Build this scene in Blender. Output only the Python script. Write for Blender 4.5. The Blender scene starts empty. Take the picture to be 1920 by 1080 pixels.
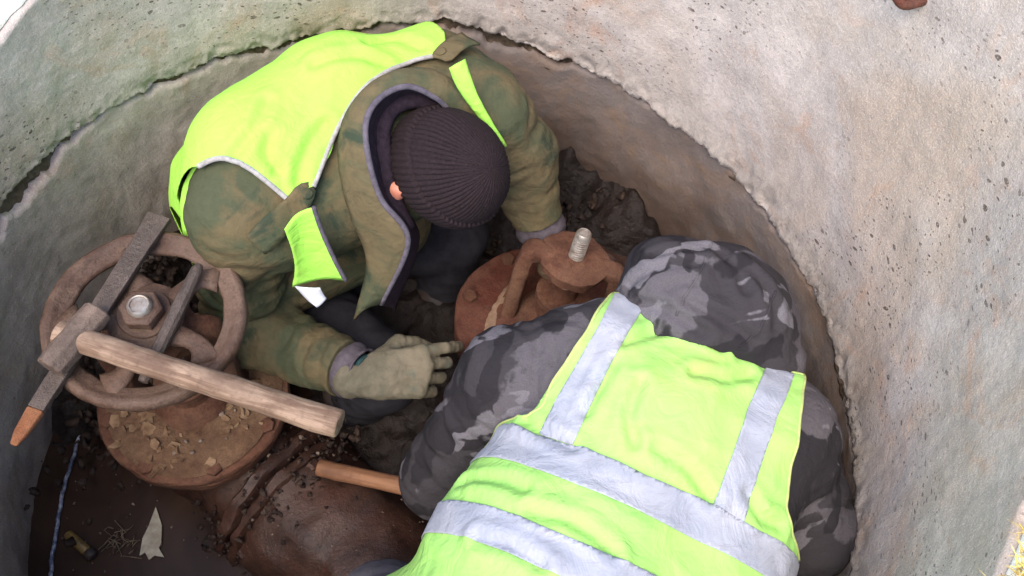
import bpy, bmesh, math, random
import numpy as np
from mathutils import Vector, Matrix
rng = np.random.default_rng(7)
random.seed(7)
SC = bpy.context.scene
COL = SC.collection

# ------------------------------------------------------------------ camera
CAM_POS = np.array([0.0397, -0.5511, 1.3448])
CAM_ROT = np.array([[0.99443349, 0.0, -0.10536619],
                    [-0.0505387, 0.87746091, -0.47697819],
                    [0.09245471, 0.47964815, 0.87257652]])
cam_d = bpy.data.cameras.new('camera'); cam = bpy.data.objects.new('camera', cam_d); COL.objects.link(cam)
cam.matrix_world = Matrix.Translation(Vector(CAM_POS)) @ Matrix(CAM_ROT.tolist()).to_4x4()
cam_d.lens = 30.0; cam_d.sensor_width = 36.0; cam_d.clip_start = 0.02; cam_d.clip_end = 500.0
SC.camera = cam

# ------------------------------------------------------------------ sky and sun (overcast bright day)
SUN_ELEV, SUN_AZ = math.radians(60), math.radians(213)       # azimuth: direction towards the sun, clockwise from +Y
w = bpy.data.worlds.new('World'); SC.world = w; w.use_nodes = True
wn = w.node_tree.nodes; wl = w.node_tree.links
sky = wn.new('ShaderNodeTexSky'); sky.sky_type = 'NISHITA'; sky.sun_disc = False
sky.sun_elevation = SUN_ELEV; sky.sun_rotation = SUN_AZ
sky.air_density = 0.8; sky.dust_density = 2.5; sky.ozone_density = 1.0
bg = wn['Background']; bg.inputs['Strength'].default_value = 0.15
wl.new(sky.outputs[0], bg.inputs['Color'])
sun_d = bpy.data.lights.new('sun', 'SUN'); sun = bpy.data.objects.new('sun', sun_d); COL.objects.link(sun)
sun_d.energy = 0.95; sun_d.angle = math.radians(45); sun_d.color = (1.0, 0.91, 0.80)
sdir = Vector((math.sin(SUN_AZ) * math.cos(SUN_ELEV), math.cos(SUN_AZ) * math.cos(SUN_ELEV), math.sin(SUN_ELEV)))
sun.rotation_euler = sdir.to_track_quat('Z', 'Y').to_euler(); sun.location = (0, 0, 6)
SC.view_settings.view_transform = 'Standard'; SC.view_settings.look = 'None'
SC.view_settings.gamma = 1.0; SC.view_settings.exposure = 1.62
SC.view_settings.use_curve_mapping = False
SC.cycles.use_denoising = True
SC.cycles.max_bounces = 5; SC.cycles.diffuse_bounces = 3; SC.cycles.glossy_bounces = 2; SC.cycles.transmission_bounces = 2
SC.cycles.use_adaptive_sampling = True; SC.cycles.adaptive_threshold = 0.02; SC.cycles.caustics_reflective = False

# ------------------------------------------------------------------ small helpers
def nrm(v):
    v = np.asarray(v, float); return v / max(np.linalg.norm(v), 1e-9)
def lin(r, g, b):
    f = lambda c: (c / 255 / 12.92) if c / 255 <= 0.04045 else ((c / 255 + 0.055) / 1.055) ** 2.4
    return (f(r), f(g), f(b), 1.0)
def at(px, py, d):
    """a bearing measured on the photograph (pixels) and a distance in metres -> point of the place"""
    c = np.array([(px - 960) * d / 1600, -(py - 540) * d / 1600, -d])
    return CAM_POS + CAM_ROT @ c

def on(px, py, z):
    """a bearing measured on the photograph and a height -> point of the place"""
    d = CAM_ROT @ np.array([px - 960, -(py - 540), -1600.0]); return CAM_POS + d * ((z - CAM_POS[2]) / d[2])
PERM = np.random.default_rng(3).permutation(256); PERM = np.concatenate([PERM, PERM, PERM])
GRAD = np.random.default_rng(4).normal(size=(256, 3)); GRAD /= np.linalg.norm(GRAD, axis=1)[:, None]
def pnoise(P):
    P = np.asarray(P, float); i = np.floor(P).astype(int); f = P - i
    u = f * f * f * (f * (f * 6 - 15) + 10); i &= 255
    out = 0
    for dx in (0, 1):
        for dy in (0, 1):
            for dz in (0, 1):
                h = PERM[PERM[PERM[(i[:, 0] + dx) & 255] + ((i[:, 1] + dy) & 255)] + ((i[:, 2] + dz) & 255)]
                g = GRAD[h]
                d = g[:, 0] * (f[:, 0] - dx) + g[:, 1] * (f[:, 1] - dy) + g[:, 2] * (f[:, 2] - dz)
                wx = u[:, 0] if dx else 1 - u[:, 0]; wy = u[:, 1] if dy else 1 - u[:, 1]; wz = u[:, 2] if dz else 1 - u[:, 2]
                out = out + d * wx * wy * wz
    return out * 1.6
def fbm(P, oct=4):
    s = 0; a = 1.0
    for k in range(oct):
        s = s + a * pnoise(P * 2 ** k + 17.3 * k); a *= 0.5
    return s

# ------------------------------------------------------------------ object helpers
def mesh(name, V, F, smooth=True):
    me = bpy.data.meshes.new(name)
    me.from_pydata([tuple(map(float, v)) for v in V], [], [tuple(int(i) for i in f) for f in F])
    me.validate(); me.update()
    if smooth: me.polygons.foreach_set('use_smooth', [True] * len(me.polygons))
    return me
def obj(name, VF, mat, parent=None, smooth=True, solid=0, bevel=0, auto=None):
    me = VF if isinstance(VF, bpy.types.Mesh) else mesh(name, VF[0], VF[1], smooth)
    o = bpy.data.objects.new(name, me); COL.objects.link(o)
    if mat is not None and not me.materials: me.materials.append(mat)
    if parent is not None:
        o.parent = parent
        base = parent.get('_base', None)
        if parent.type == 'EMPTY': o.location = -Vector(parent.location)
    if solid:
        m = o.modifiers.new('solid', 'SOLIDIFY'); m.thickness = solid; m.offset = 0
    if bevel:
        m = o.modifiers.new('bevel', 'BEVEL'); m.width = bevel; m.segments = 2; m.limit_method = 'ANGLE'; m.angle_limit = math.radians(40)
        m.harden_normals = False
    if auto is not None:
        me.set_sharp_from_angle(angle=math.radians(auto))
    return o
def tag(o, label, cat, group=None):
    o['label'] = label; o['category'] = cat
    if group: o['group'] = group
    return o
def thing(name, loc, label, cat, group=None):
    o = bpy.data.objects.new(name, None); COL.objects.link(o); o.location = Vector(loc)
    o.empty_display_size = 0.1
    return tag(o, label, cat, group)
def struct(o, kind='structure'):
    o['kind'] = kind; return o
def join(*vfs):
    V = []; F = []; n = 0
    for v, f in vfs:
        V.append(np.asarray(v, float)); F += [tuple(i + n for i in q) for q in f]; n += len(v)
    return np.concatenate(V), F
def frame(o, x, z):
    z = nrm(z); x = np.asarray(x, float); x = nrm(x - z * (x @ z)); y = np.cross(z, x)
    M = np.eye(4); M[:3, 0] = x; M[:3, 1] = y; M[:3, 2] = z; M[:3, 3] = o
    return M
def xf(VF, M):
    V = np.asarray(VF[0], float); return V @ M[:3, :3].T + M[:3, 3], VF[1]
def lathe(prof, n=48, cap=True, sx=1, sy=1):
    V = []; F = []
    for r, z in prof:
        for k in range(n):
            a = 2 * math.pi * k / n; V.append((r * math.cos(a) * sx, r * math.sin(a) * sy, z))
    for i in range(len(prof) - 1):
        for k in range(n):
            a = i * n + k; b = i * n + (k + 1) % n
            F.append((a, b, b + n, a + n))
    if cap:
        F.append(tuple(range(n))[::-1]); F.append(tuple(range((len(prof) - 1) * n, len(prof) * n)))
    return np.array(V), F
def ringlathe(prof, n=64):
    """closed profile revolved"""
    V = []; F = []; m = len(prof)
    for k in range(n):
        a = 2 * math.pi * k / n
        for r, z in prof: V.append((r * math.cos(a), r * math.sin(a), z))
    for k in range(n):
        for i in range(m):
            F.append((k * m + i, ((k + 1) % n) * m + i, ((k + 1) % n) * m + (i + 1) % m, k * m + (i + 1) % m))
    return np.array(V), F
def tube(path, rad, n=14, flat=None, up=(0, 0, 1), cap=True):
    """tube along a path; rad scalar or list; flat = (w,t) list for elliptic/rect sections"""
    path = np.asarray(path, float); m = len(path); V = []; F = []
    for i in range(m):
        t = nrm(path[min(i + 1, m - 1)] - path[max(i - 1, 0)])
        u = np.asarray(up, float); s = np.cross(t, u)
        if np.linalg.norm(s) < 1e-3: s = np.cross(t, (1, 0.2, 0))
        s = nrm(s); q = nrm(np.cross(s, t))
        r = rad[i] if hasattr(rad, '__len__') else rad
        a_, b_ = (r if hasattr(r, '__len__') else (r, r))
        for k in range(n):
            a = 2 * math.pi * (k + 0.5) / n
            V.append(path[i] + s * a_ * math.cos(a) + q * b_ * math.sin(a))
    for i in range(m - 1):
        for k in range(n):
            F.append((i * n + k, i * n + (k + 1) % n, (i + 1) * n + (k + 1) % n, (i + 1) * n + k))
    if cap:
        F.append(tuple(range(n))[::-1]); F.append(tuple(range((m - 1) * n, m * n)))
    return np.array(V), F
def bar(path, wt, up=(0, 0, 1)):
    r2 = math.sqrt(2)
    return tube(path, [(a / 2 * r2, b / 2 * r2) for a, b in wt], n=4, up=up)
def box(sx, sy, sz):
    V = [(x * sx / 2, y * sy / 2, z * sz / 2) for x in (-1, 1) for y in (-1, 1) for z in (-1, 1)]
    return np.array(V), [(0, 1, 3, 2), (4, 6, 7, 5), (0, 4, 5, 1), (2, 3, 7, 6), (0, 2, 6, 4), (1, 5, 7, 3)]
def spline(pts, n):
    """Catmull-Rom through points"""
    P = np.asarray(pts, float); P = np.vstack([2 * P[0] - P[1], P, 2 * P[-1] - P[-2]]); m = len(P) - 3
    out = []
    for s in np.linspace(0, m - 1e-6, n):
        i = int(s); t = s - i; a, b, c, d = P[i:i + 4]
        out.append(0.5 * (2 * b + (c - a) * t + (2 * a - 5 * b + 4 * c - d) * t * t + (3 * b - a - 3 * c + d) * t ** 3))
    return np.array(out)

# ------------------------------------------------------------------ implicit surfaces for cloth and bodies
class Sdf:
    def __init__(s, lo, hi, h):
        s.lo = np.asarray(lo, float); s.h = h
        s.n = np.ceil((np.asarray(hi, float) - s.lo) / h).astype(int) + 1
        s.D = np.full(tuple(s.n), 0.3, np.float32)
        s.ax = [(s.lo[k] + h * np.arange(s.n[k])).astype(np.float32) for k in range(3)]
    def _sub(s, lo, hi, m):
        i0 = np.clip(np.floor((np.asarray(lo) - m - s.lo) / s.h).astype(int), 0, s.n)
        i1 = np.clip(np.ceil((np.asarray(hi) + m - s.lo) / s.h).astype(int) + 1, 0, s.n)
        sl = tuple(slice(a, b) for a, b in zip(i0, i1))
        X = np.meshgrid(*[s.ax[k][sl[k]] for k in range(3)], indexing='ij')
        return sl, X
    def _mix(s, sl, d, k, op):
        a = s.D[sl]
        if op == 'sub': d = -d; a2 = -a
        if op == 'add':
            h = np.clip(0.5 + 0.5 * (d - a) / k, 0, 1); s.D[sl] = d * (1 - h) + a * h - k * h * (1 - h)
        else:
            h = np.clip(0.5 - 0.5 * (d - a) / k, 0, 1); s.D[sl] = d * (1 - h) + a * h + k * h * (1 - h)
    def cone(s, a, b, ra, rb, k=0.03, op='add'):
        a = np.asarray(a, float); b = np.asarray(b, float); r = max(ra, rb)
        sl, X = s._sub(np.minimum(a, b) - r, np.maximum(a, b) + r, 0.1 + k)
        if 0 in X[0].shape: return
        ba = b - a; L2 = max(ba @ ba, 1e-9)
        t = np.clip(((X[0] - a[0]) * ba[0] + (X[1] - a[1]) * ba[1] + (X[2] - a[2]) * ba[2]) / L2, 0, 1)
        d = np.sqrt((X[0] - a[0] - t * ba[0]) ** 2 + (X[1] - a[1] - t * ba[1]) ** 2 + (X[2] - a[2] - t * ba[2]) ** 2) - (ra + (rb - ra) * t)
        s._mix(sl, d, k, op)
    def ell(s, c, A, rad, k=0.03, op='add'):
        c = np.asarray(c, float); A = np.asarray(A, float); r = max(rad)
        sl, X = s._sub(c - r, c + r, 0.1 + k)
        if 0 in X[0].shape: return
        k0 = 0; k1 = 0
        for q in range(3):
            e = (X[0] - c[0]) * A[q][0] + (X[1] - c[1]) * A[q][1] + (X[2] - c[2]) * A[q][2]
            k0 = k0 + (e / rad[q]) ** 2; k1 = k1 + (e / rad[q] ** 2) ** 2
        k0 = np.sqrt(k0); k1 = np.sqrt(k1) + 1e-6
        s._mix(sl, k0 * (k0 - 1) / k1, k, op)
    def chain(s, pts, rads, k=0.03):
        for i in range(len(pts) - 1): s.cone(pts[i], pts[i + 1], rads[i], rads[i + 1], k)
    def blur(s, n):
        D = s.D
        for _ in range(n):
            for ax in range(3):
                P = np.concatenate([D.take([0], ax), D, D.take([-1], ax)], ax)
                m = D.shape[ax]
                D = (P.take(range(0, m), ax) + 2 * P.take(range(1, m + 1), ax) + P.take(range(2, m + 2), ax)) / 4
        o = Sdf.__new__(Sdf); o.lo = s.lo; o.h = s.h; o.n = s.n; o.ax = s.ax; o.D = D
        return o
    def net(s, level=0.0):
        D = s.D - level; ins = D < 0
        c = sum(ins[a:ins.shape[0] - 1 + a, b:ins.shape[1] - 1 + b, d:ins.shape[2] - 1 + d].astype(np.int8) for a in (0, 1) for b in (0, 1) for d in (0, 1))
        act = np.argwhere((c > 0) & (c < 8)); idx = np.full(c.shape, -1, np.int32); idx[tuple(act.T)] = np.arange(len(act))
        acc = np.zeros((len(act), 3)); cnt = np.zeros(len(act))
        cor = [(a, b, d) for a in (0, 1) for b in (0, 1) for d in (0, 1)]
        val = {q: D[act[:, 0] + q[0], act[:, 1] + q[1], act[:, 2] + q[2]] for q in cor}
        for q in cor:
            for ax in range(3):
                if q[ax] == 0:
                    r = list(q); r[ax] = 1; r = tuple(r); a = val[q]; b = val[r]; m = (a < 0) != (b < 0)
                    t = np.where(m, a / np.where(m, a - b, 1), 0)
                    P = np.array(q, float)[None].repeat(len(act), 0); P[:, ax] += t
                    acc[m] += P[m]; cnt[m] += 1
        V = s.lo + s.h * (act + acc / cnt[:, None])
        F = []
        for ax in range(3):
            o1, o2 = [(1, 2), (2, 0), (0, 1)][ax]
            sl0 = [slice(None)] * 3; sl1 = [slice(None)] * 3
            sl0[ax] = slice(0, -1); sl1[ax] = slice(1, None)
            A = ins[tuple(sl0)]; B = ins[tuple(sl1)]
            e = np.argwhere(A != B); e = e[(e[:, o1] > 0) & (e[:, o2] > 0) & (e[:, o1] < idx.shape[o1]) & (e[:, o2] < idx.shape[o2])]
            fl = A[tuple(e.T)]
            def g(d1, d2):
                q = e.copy(); q[:, o1] -= d1; q[:, o2] -= d2; return idx[tuple(q.T)]
            Q = np.stack([g(1, 1), g(0, 1), g(0, 0), g(1, 0)], 1)
            Q[~fl] = Q[~fl][:, ::-1]
            F.append(Q)
        return V, np.concatenate(F)
def vnormals(V, F):
    F = np.asarray(F); a = V[F[:, 0]]; n = np.cross(V[F[:, 1]] - a, V[F[:, 2]] - a)
    if F.shape[1] == 4: n = n + np.cross(V[F[:, 2]] - a, V[F[:, 3]] - a)
    N = np.zeros_like(V)
    for k in range(F.shape[1]): np.add.at(N, F[:, k], n)
    return N / np.maximum(np.linalg.norm(N, axis=1), 1e-12)[:, None]
def relax(V, F, n=2):
    F = np.asarray(F)
    for _ in range(n):
        S = np.zeros_like(V); c = np.zeros(len(V))
        for k in range(4):
            for j in (1, 3):
                np.add.at(S, F[:, k], V[F[:, (k + j) % 4]]); np.add.at(c, F[:, k], 1)
        V = 0.5 * V + 0.5 * S / np.maximum(c, 1)[:, None]
    return V
def clip(V, T, g):
    """keep the part of a triangle mesh where g > 0, cut cleanly"""
    T = np.asarray(T)
    if T.shape[1] == 4: T = np.concatenate([T[:, [0, 1, 2]], T[:, [0, 2, 3]]])
    s = g > 0; c = s[T].sum(1); keep = [T[c == 3]]; newV = [V]; n = len(V); extra = {}
    addv = []
    def cut(a, b):
        key = (a, b) if a < b else (b, a)
        if key not in extra:
            t = g[a] / (g[a] - g[b]); extra[key] = n + len(addv); addv.append(V[a] + t * (V[b] - V[a]))
        return extra[key]
    out = []
    for tri in T[(c == 1) | (c == 2)]:
        tri = [int(i) for i in tri]; m = [bool(s[i]) for i in tri]
        if sum(m) == 1:
            k = m.index(True); a, b, d = tri[k], tri[(k + 1) % 3], tri[(k + 2) % 3]
            out.append((a, cut(a, b), cut(a, d)))
        else:
            k = m.index(False); a, b, d = tri[k], tri[(k + 1) % 3], tri[(k + 2) % 3]
            p, q = cut(a, b), cut(a, d); out += [(p, b, d), (p, d, q)]
    T2 = np.concatenate([keep[0], np.array(out, int).reshape(-1, 3)])
    V2 = np.concatenate([V, np.array(addv).reshape(-1, 3)])
    used = np.unique(T2); mp = np.full(len(V2), -1); mp[used] = np.arange(len(used))
    return V2[used], mp[T2]
def polysd(P, poly):
    """signed distance (positive inside) of 2-D points to a polygon"""
    P = np.asarray(P, float); poly = np.asarray(poly, float); d = np.full(len(P), 1e9); ins = np.zeros(len(P), bool)
    for i in range(len(poly)):
        a = poly[i]; b = poly[(i + 1) % len(poly)]; ba = b - a; pa = P - a
        t = np.clip((pa @ ba) / max(ba @ ba, 1e-12), 0, 1); d = np.minimum(d, np.linalg.norm(pa - t[:, None] * ba, axis=1))
        with np.errstate(divide='ignore', invalid='ignore'):
            c = ((a[1] > P[:, 1]) != (b[1] > P[:, 1])) & (P[:, 0] < (b[0] - a[0]) * (P[:, 1] - a[1]) / (b[1] - a[1] + 1e-15) + a[0])
        ins ^= c
    return np.where(ins, d, -d)
def folds(V, segs):
    """fold depth for cloth vertices: crumples ringed round each limb segment (a, b, reach, amplitude, folds per metre, seed)"""
    out = np.zeros(len(V))
    for a, b, reach, amp, fr, seed in segs:
        a = np.asarray(a, float); b = np.asarray(b, float); ba = b - a; L = np.linalg.norm(ba); u = ba / L
        t = (V - a) @ u; rad = V - a - t[:, None] * u; r = np.linalg.norm(rad, axis=1)
        wgt = np.clip(1.5 - r / reach, 0, 1) * np.clip(1.3 - np.abs(t / L - 0.5) * 1.6, 0, 1)
        m = wgt > 0
        q = rad[m] * 9.0 + u * (t[m, None] * fr) + seed
        n1 = pnoise(q); n2 = pnoise(q * 1.9 + 5)
        out[m] += wgt[m] * amp * ((np.clip(np.abs(n1) * 2.2, 0, 1) ** 0.7 - 0.6) * 1.1 + 0.5 * (0.4 - np.abs(n2) * 1.4))
    return out

# ------------------------------------------------------------------ procedural materials
class Nodes:
    def __init__(s, name):
        s.m = bpy.data.materials.new(name); s.m.use_nodes = True; s.t = s.m.node_tree; s.n = s.t.nodes
        s.b = s.n['Principled BSDF']; s.co = s.n.new('ShaderNodeTexCoord').outputs['Object']
    def link(s, a, b): s.t.links.new(a, b)
    def setv(s, sock, v):
        if isinstance(v, bpy.types.NodeSocket): s.link(v, sock)
        else: sock.default_value = v
    def map(s, scale=(1, 1, 1), rot=(0, 0, 0), vec=None, loc=(0, 0, 0)):
        n = s.n.new('ShaderNodeMapping'); s.link(vec or s.co, n.inputs[0])
        n.inputs['Scale'].default_value = scale; n.inputs['Rotation'].default_value = rot; n.inputs['Location'].default_value = loc
        return n.outputs[0]
    def noise(s, scale, detail=5, rough=0.55, vec=None, dist=0.0, out='Fac'):
        n = s.n.new('ShaderNodeTexNoise'); s.link(vec or s.co, n.inputs['Vector'])
        n.inputs['Scale'].default_value = scale; n.inputs['Detail'].default_value = detail
        n.inputs['Roughness'].default_value = rough; n.inputs['Distortion'].default_value = dist
        return n.outputs[out]
    def vor(s, scale, vec=None, out='Distance', feature='F1', rand=1.0):
        n = s.n.new('ShaderNodeTexVoronoi'); s.link(vec or s.co, n.inputs['Vector']); n.feature = feature
        n.inputs['Scale'].default_value = scale; n.inputs['Randomness'].default_value = rand
        return n.outputs[out]
    def wave(s, scale, vec=None, dist=0.0, direction='X', detail=2):
        n = s.n.new('ShaderNodeTexWave'); s.link(vec or s.co, n.inputs['Vector']); n.bands_direction = direction
        n.inputs['Scale'].default_value = scale; n.inputs['Distortion'].default_value = dist; n.inputs['Detail'].default_value = detail
        return n.outputs['Fac']
    def ramp(s, fac, *stops, mode='LINEAR'):
        n = s.n.new('ShaderNodeValToRGB'); s.link(fac, n.inputs[0]); n.color_ramp.interpolation = mode
        e = n.color_ramp.elements
        while len(e) > 1: e.remove(e[-1])
        for i, (p, c) in enumerate(stops):
            if i == 0: e[0].position = p
            else: e.new(p)
            e[i].color = c if hasattr(c, '__len__') else (c, c, c, 1)
        return n.outputs[0]
    def mix(s, fac, a, b, mode='MIX'):
        n = s.n.new('ShaderNodeMix'); n.data_type = 'RGBA'; n.blend_type = mode
        s.setv(n.inputs[0], fac); s.setv(n.inputs[6], a); s.setv(n.inputs[7], b)
        return n.outputs[2]
    def math(s, op, a, b=0.0, c=None):
        n = s.n.new('ShaderNodeMath'); n.operation = op; s.setv(n.inputs[0], a); s.setv(n.inputs[1], b)
        if c is not None: s.setv(n.inputs[2], c)
        return n.outputs[0]
    def sep(s, axis, vec=None):
        n = s.n.new('ShaderNodeSeparateXYZ'); s.link(vec or s.co, n.inputs[0]); return n.outputs[axis]
    def bump(s, h, strength=0.4, dist=0.01, prev=None):
        n = s.n.new('ShaderNodeBump'); s.link(h, n.inputs['Height']); n.inputs['Strength'].default_value = strength
        n.inputs['Distance'].default_value = dist
        if prev is not None: s.link(prev, n.inputs['Normal'])
        return n.outputs[0]
    def fin(s, col, rough=0.8, nor=None, metal=0.0, spec=0.5, **kw):
        s.setv(s.b.inputs['Base Color'], col); s.setv(s.b.inputs['Roughness'], rough)
        s.setv(s.b.inputs['Metallic'], metal); s.b.inputs['Specular IOR Level'].default_value = spec
        if nor is not None: s.link(nor, s.b.inputs['Normal'])
        for k, v in kw.items(): s.setv(s.b.inputs[k.replace('_', ' ')], v)
        return s.m

def concrete(name, base, dark, stain, rust, pit_amt, streak, damp=None):
    n = Nodes(name)
    big = n.noise(2.6, 3, 0.6, dist=0.6); mid = n.noise(9, 4, 0.65); fine = n.noise(120, 2, 0.7); grit = n.noise(420, 1, 0.7)
    col = n.mix(n.ramp(mid, (0.35, 0.0), (0.68, 1.0)), dark, base)
    col = n.mix(n.math('MULTIPLY', n.ramp(big, (0.46, 0.0), (0.60, 1.0)), 0.65), col, stain)
    blot = n.noise(5.5, 4, 0.7, vec=n.map(loc=(3.1, 1.7, 0.4)), dist=1.2)
    col = n.mix(n.math('MULTIPLY', n.ramp(blot, (0.54, 0.0), (0.68, 1.0)), 0.5), col, rust)
    pale = n.noise(7, 2, 0.6, vec=n.map(loc=(7.1, 2.7, 5.4)))
    col = n.mix(n.math('MULTIPLY', n.ramp(pale, (0.52, 0.0), (0.7, 1.0)), 0.2), col, tuple(min(1, c * 1.2) for c in base[:3]) + (1,))
    # vertical trowel and drip streaks
    st = n.noise(30, 2, 0.6, vec=n.map(scale=(1, 1, 0.12)))
    col = n.mix(n.math('MULTIPLY', n.ramp(st, (0.5, 0.0), (0.75, 1.0)), streak), col, tuple(c * 0.62 for c in base[:3]) + (1,))
    # air-bubble pits, lying along the casting rings
    warp = n.mix(0.03, n.co, n.noise(18, 0, 0.6, out='Color'))
    pv = n.map(scale=(1, 1, 1.7), vec=warp)
    d1 = n.vor(52, vec=pv); r1 = n.sep(0, n.vor(52, vec=pv, out='Color'))
    th1 = n.math('MULTIPLY', n.ramp(r1, (0.60, 0.0), (1.0, 1.0)), 0.33)
    p1 = n.math('LESS_THAN', d1, th1)
    d2 = n.vor(120, vec=pv); r2 = n.sep(1, n.vor(120, vec=pv, out='Color'))
    th2 = n.math('MULTIPLY', n.ramp(r2, (0.55, 0.0), (1.0, 1.0)), 0.36)
    p2 = n.math('LESS_THAN', d2, th2)
    pits = n.math('MULTIPLY', n.math('MAXIMUM', p1, p2), n.ramp(n.noise(4, 3, 0.5), (0.44, 0.06), (0.60, 1.0)))
    pits = n.math('MULTIPLY', pits, pit_amt)
    col = n.mix(n.math('MULTIPLY', pits, 0.9), col, lin(74, 61, 52))
    col = n.mix(n.math('MULTIPLY', n.ramp(fine, (0.3, 1.0), (0.6, 0.0)), 0.38), col, tuple(c * 0.55 for c in base[:3]) + (1,))
    col = n.mix(n.math('MULTIPLY', n.ramp(grit, (0.55, 0.0), (0.7, 1.0)), 0.3), col, tuple(min(1, c * 1.6) for c in base[:3]) + (1,))
    if damp is not None:                                   # damp, muddy foot of the wall
        z = n.math('ADD', n.sep(2), n.math('MULTIPLY', n.math('SUBTRACT', n.noise(4.5, 3, 0.65), 0.5), 0.35))
        sp = n.ramp(n.math('ADD', n.math('ADD', n.sep(0), n.math('MULTIPLY', n.sep(1), 0.6)), n.math('MULTIPLY', n.math('SUBTRACT', mid, 0.5), 0.9)), (-0.05, 0.0), (0.55, 1.0))
        col = n.mix(n.math('MULTIPLY', sp, 0.8), col, n.mix(n.ramp(blot, (0.45, 0.0), (0.6, 1.0)), lin(98, 89, 86), lin(112, 92, 77)))   # darker grey-brown tone towards +X and +Y, edge broken by noise
        sd = n.math('MULTIPLY', n.ramp(n.math('ADD', n.sep(0), n.math('MULTIPLY', n.sep(1), 0.5)), (0.0, 0.0), (0.75, 1.0)), 0.38)   # damp foot reaches higher up the wall towards +X and +Y
        k = n.math('MULTIPLY', n.math('SUBTRACT', n.math('ADD', damp[0], sd), z), 1.0 / damp[1])
        f = n.ramp(k, (0.0, 0.0), (1.0, 1.0))
        col = n.mix(n.math('MULTIPLY', f, 0.88), col, damp[2])
    h = n.math('ADD', n.math('MULTIPLY', fine, 0.5), n.math('MULTIPLY', mid, 1.0))
    h = n.math('ADD', h, n.math('MULTIPLY', grit, 0.25))
    b = n.bump(h, 0.4, 0.008)
    return n.fin(col, 0.88, b, spec=0.3)

M_UP = concrete('upper ring concrete', lin(188, 178, 170), lin(164, 154, 146), lin(164, 143, 122), lin(178, 134, 102), 1.0, 0.32)
M_LOW = concrete('lower ring concrete', lin(192, 179, 170), lin(156, 144, 137), lin(156, 133, 114), lin(158, 124, 98), 0.4, 0.6, damp=(-0.44, 0.28, lin(78, 62, 53)))

def simple_mortar():
    n = Nodes('crumbly mortar'); a = n.noise(35, 6, 0.7); b = n.noise(9, 4, 0.6)
    col = n.mix(n.ramp(a, (0.35, 0.0), (0.65, 1.0)), lin(62, 52, 42), lin(112, 98, 82))
    col = n.mix(n.ramp(b, (0.5, 0.0), (0.7, 0.7)), col, lin(92, 72, 52))
    return n.fin(col, 0.95, n.bump(a, 0.9, 0.012), spec=0.2)
M_MORTAR = simple_mortar()

def rusty(name, c1, c2, c3, dust=0.3, rough=0.75, scale=1.0, dustcol=None, gloss=0.0, metal=0.0):
    n = Nodes(name); a = n.noise(14 * scale, 7, 0.68, dist=0.4); b = n.noise(60 * scale, 5, 0.7); c = n.noise(230 * scale, 4, 0.7)
    d = n.noise(6 * scale, 5, 0.65, vec=n.map(loc=(2, 5, 9)))
    col = n.mix(n.ramp(a, (0.36, 0.0), (0.64, 1.0)), c1, c2)
    col = n.mix(n.ramp(b, (0.46, 0.0), (0.72, 0.85)), col, c3)
    col = n.mix(n.math('MULTIPLY', n.ramp(d, (0.45, 0.0), (0.62, 1.0)), dust), col, dustcol or lin(158, 132, 112))
    col = n.mix(n.math('MULTIPLY', n.ramp(c, (0.32, 1.0), (0.55, 0.0)), 0.4), col, tuple(x * 0.4 for x in c1[:3]) + (1,))
    h = n.math('ADD', n.math('MULTIPLY', b, 0.7), n.math('MULTIPLY', c, 0.4)); h = n.math('ADD', h, a)
    return n.fin(col, n.ramp(a, (0.3, rough), (0.7, max(0.1, rough - gloss))), n.bump(h, 0.75, 0.005), spec=0.35, metal=metal)
M_WHEEL = rusty('dusty brown iron', lin(70, 50, 39), lin(92, 69, 55), lin(54, 35, 26), 0.45, 0.62, dustcol=lin(122, 102, 88))
M_RUST = rusty('red rusted iron', lin(76, 38, 28), lin(98, 51, 37), lin(56, 31, 24), 0.3, 0.75, dustcol=lin(140, 108, 88))
M_RUSTDUST = rusty('dusty rusted yoke', lin(82, 51, 37), lin(106, 72, 54), lin(64, 35, 25), 0.42, 0.85, dustcol=lin(126, 98, 78))
M_PIPE = rusty('wet rusted pipe', lin(44, 28, 23), lin(70, 45, 36), lin(32, 20, 17), 0.35, 0.62, 0.7, dustcol=lin(90, 66, 55), gloss=0.3)
M_STEEL = rusty('worn flat steel', lin(86, 76, 70), lin(104, 93, 86), lin(74, 61, 54), 0.35, 0.5, 2.0, dustcol=lin(120, 106, 97), metal=0.45)
M_TIP = rusty('orange rust', lin(126, 76, 48), lin(142, 94, 62), lin(102, 62, 42), 0.2, 0.8, 2.0, dustcol=lin(196, 146, 104))
M_HEAD = rusty('worn hammer steel', lin(94, 80, 71), lin(114, 98, 87), lin(80, 64, 55), 0.5, 0.65, 2.0, dustcol=lin(152, 130, 114))
def mk_thread():
    n = Nodes('bright worn thread'); a = n.noise(40, 5, 0.6); b = n.noise(160, 4, 0.7)
    col = n.mix(n.ramp(a, (0.4, 0.0), (0.65, 1.0)), lin(164, 158, 150), lin(124, 108, 94))
    col = n.mix(n.ramp(b, (0.55, 0.0), (0.75, 0.7)), col, lin(108, 92, 78))
    return n.fin(col, 0.42, n.bump(b, 0.3, 0.002), metal=0.55)
M_THREAD = mk_thread()

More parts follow.
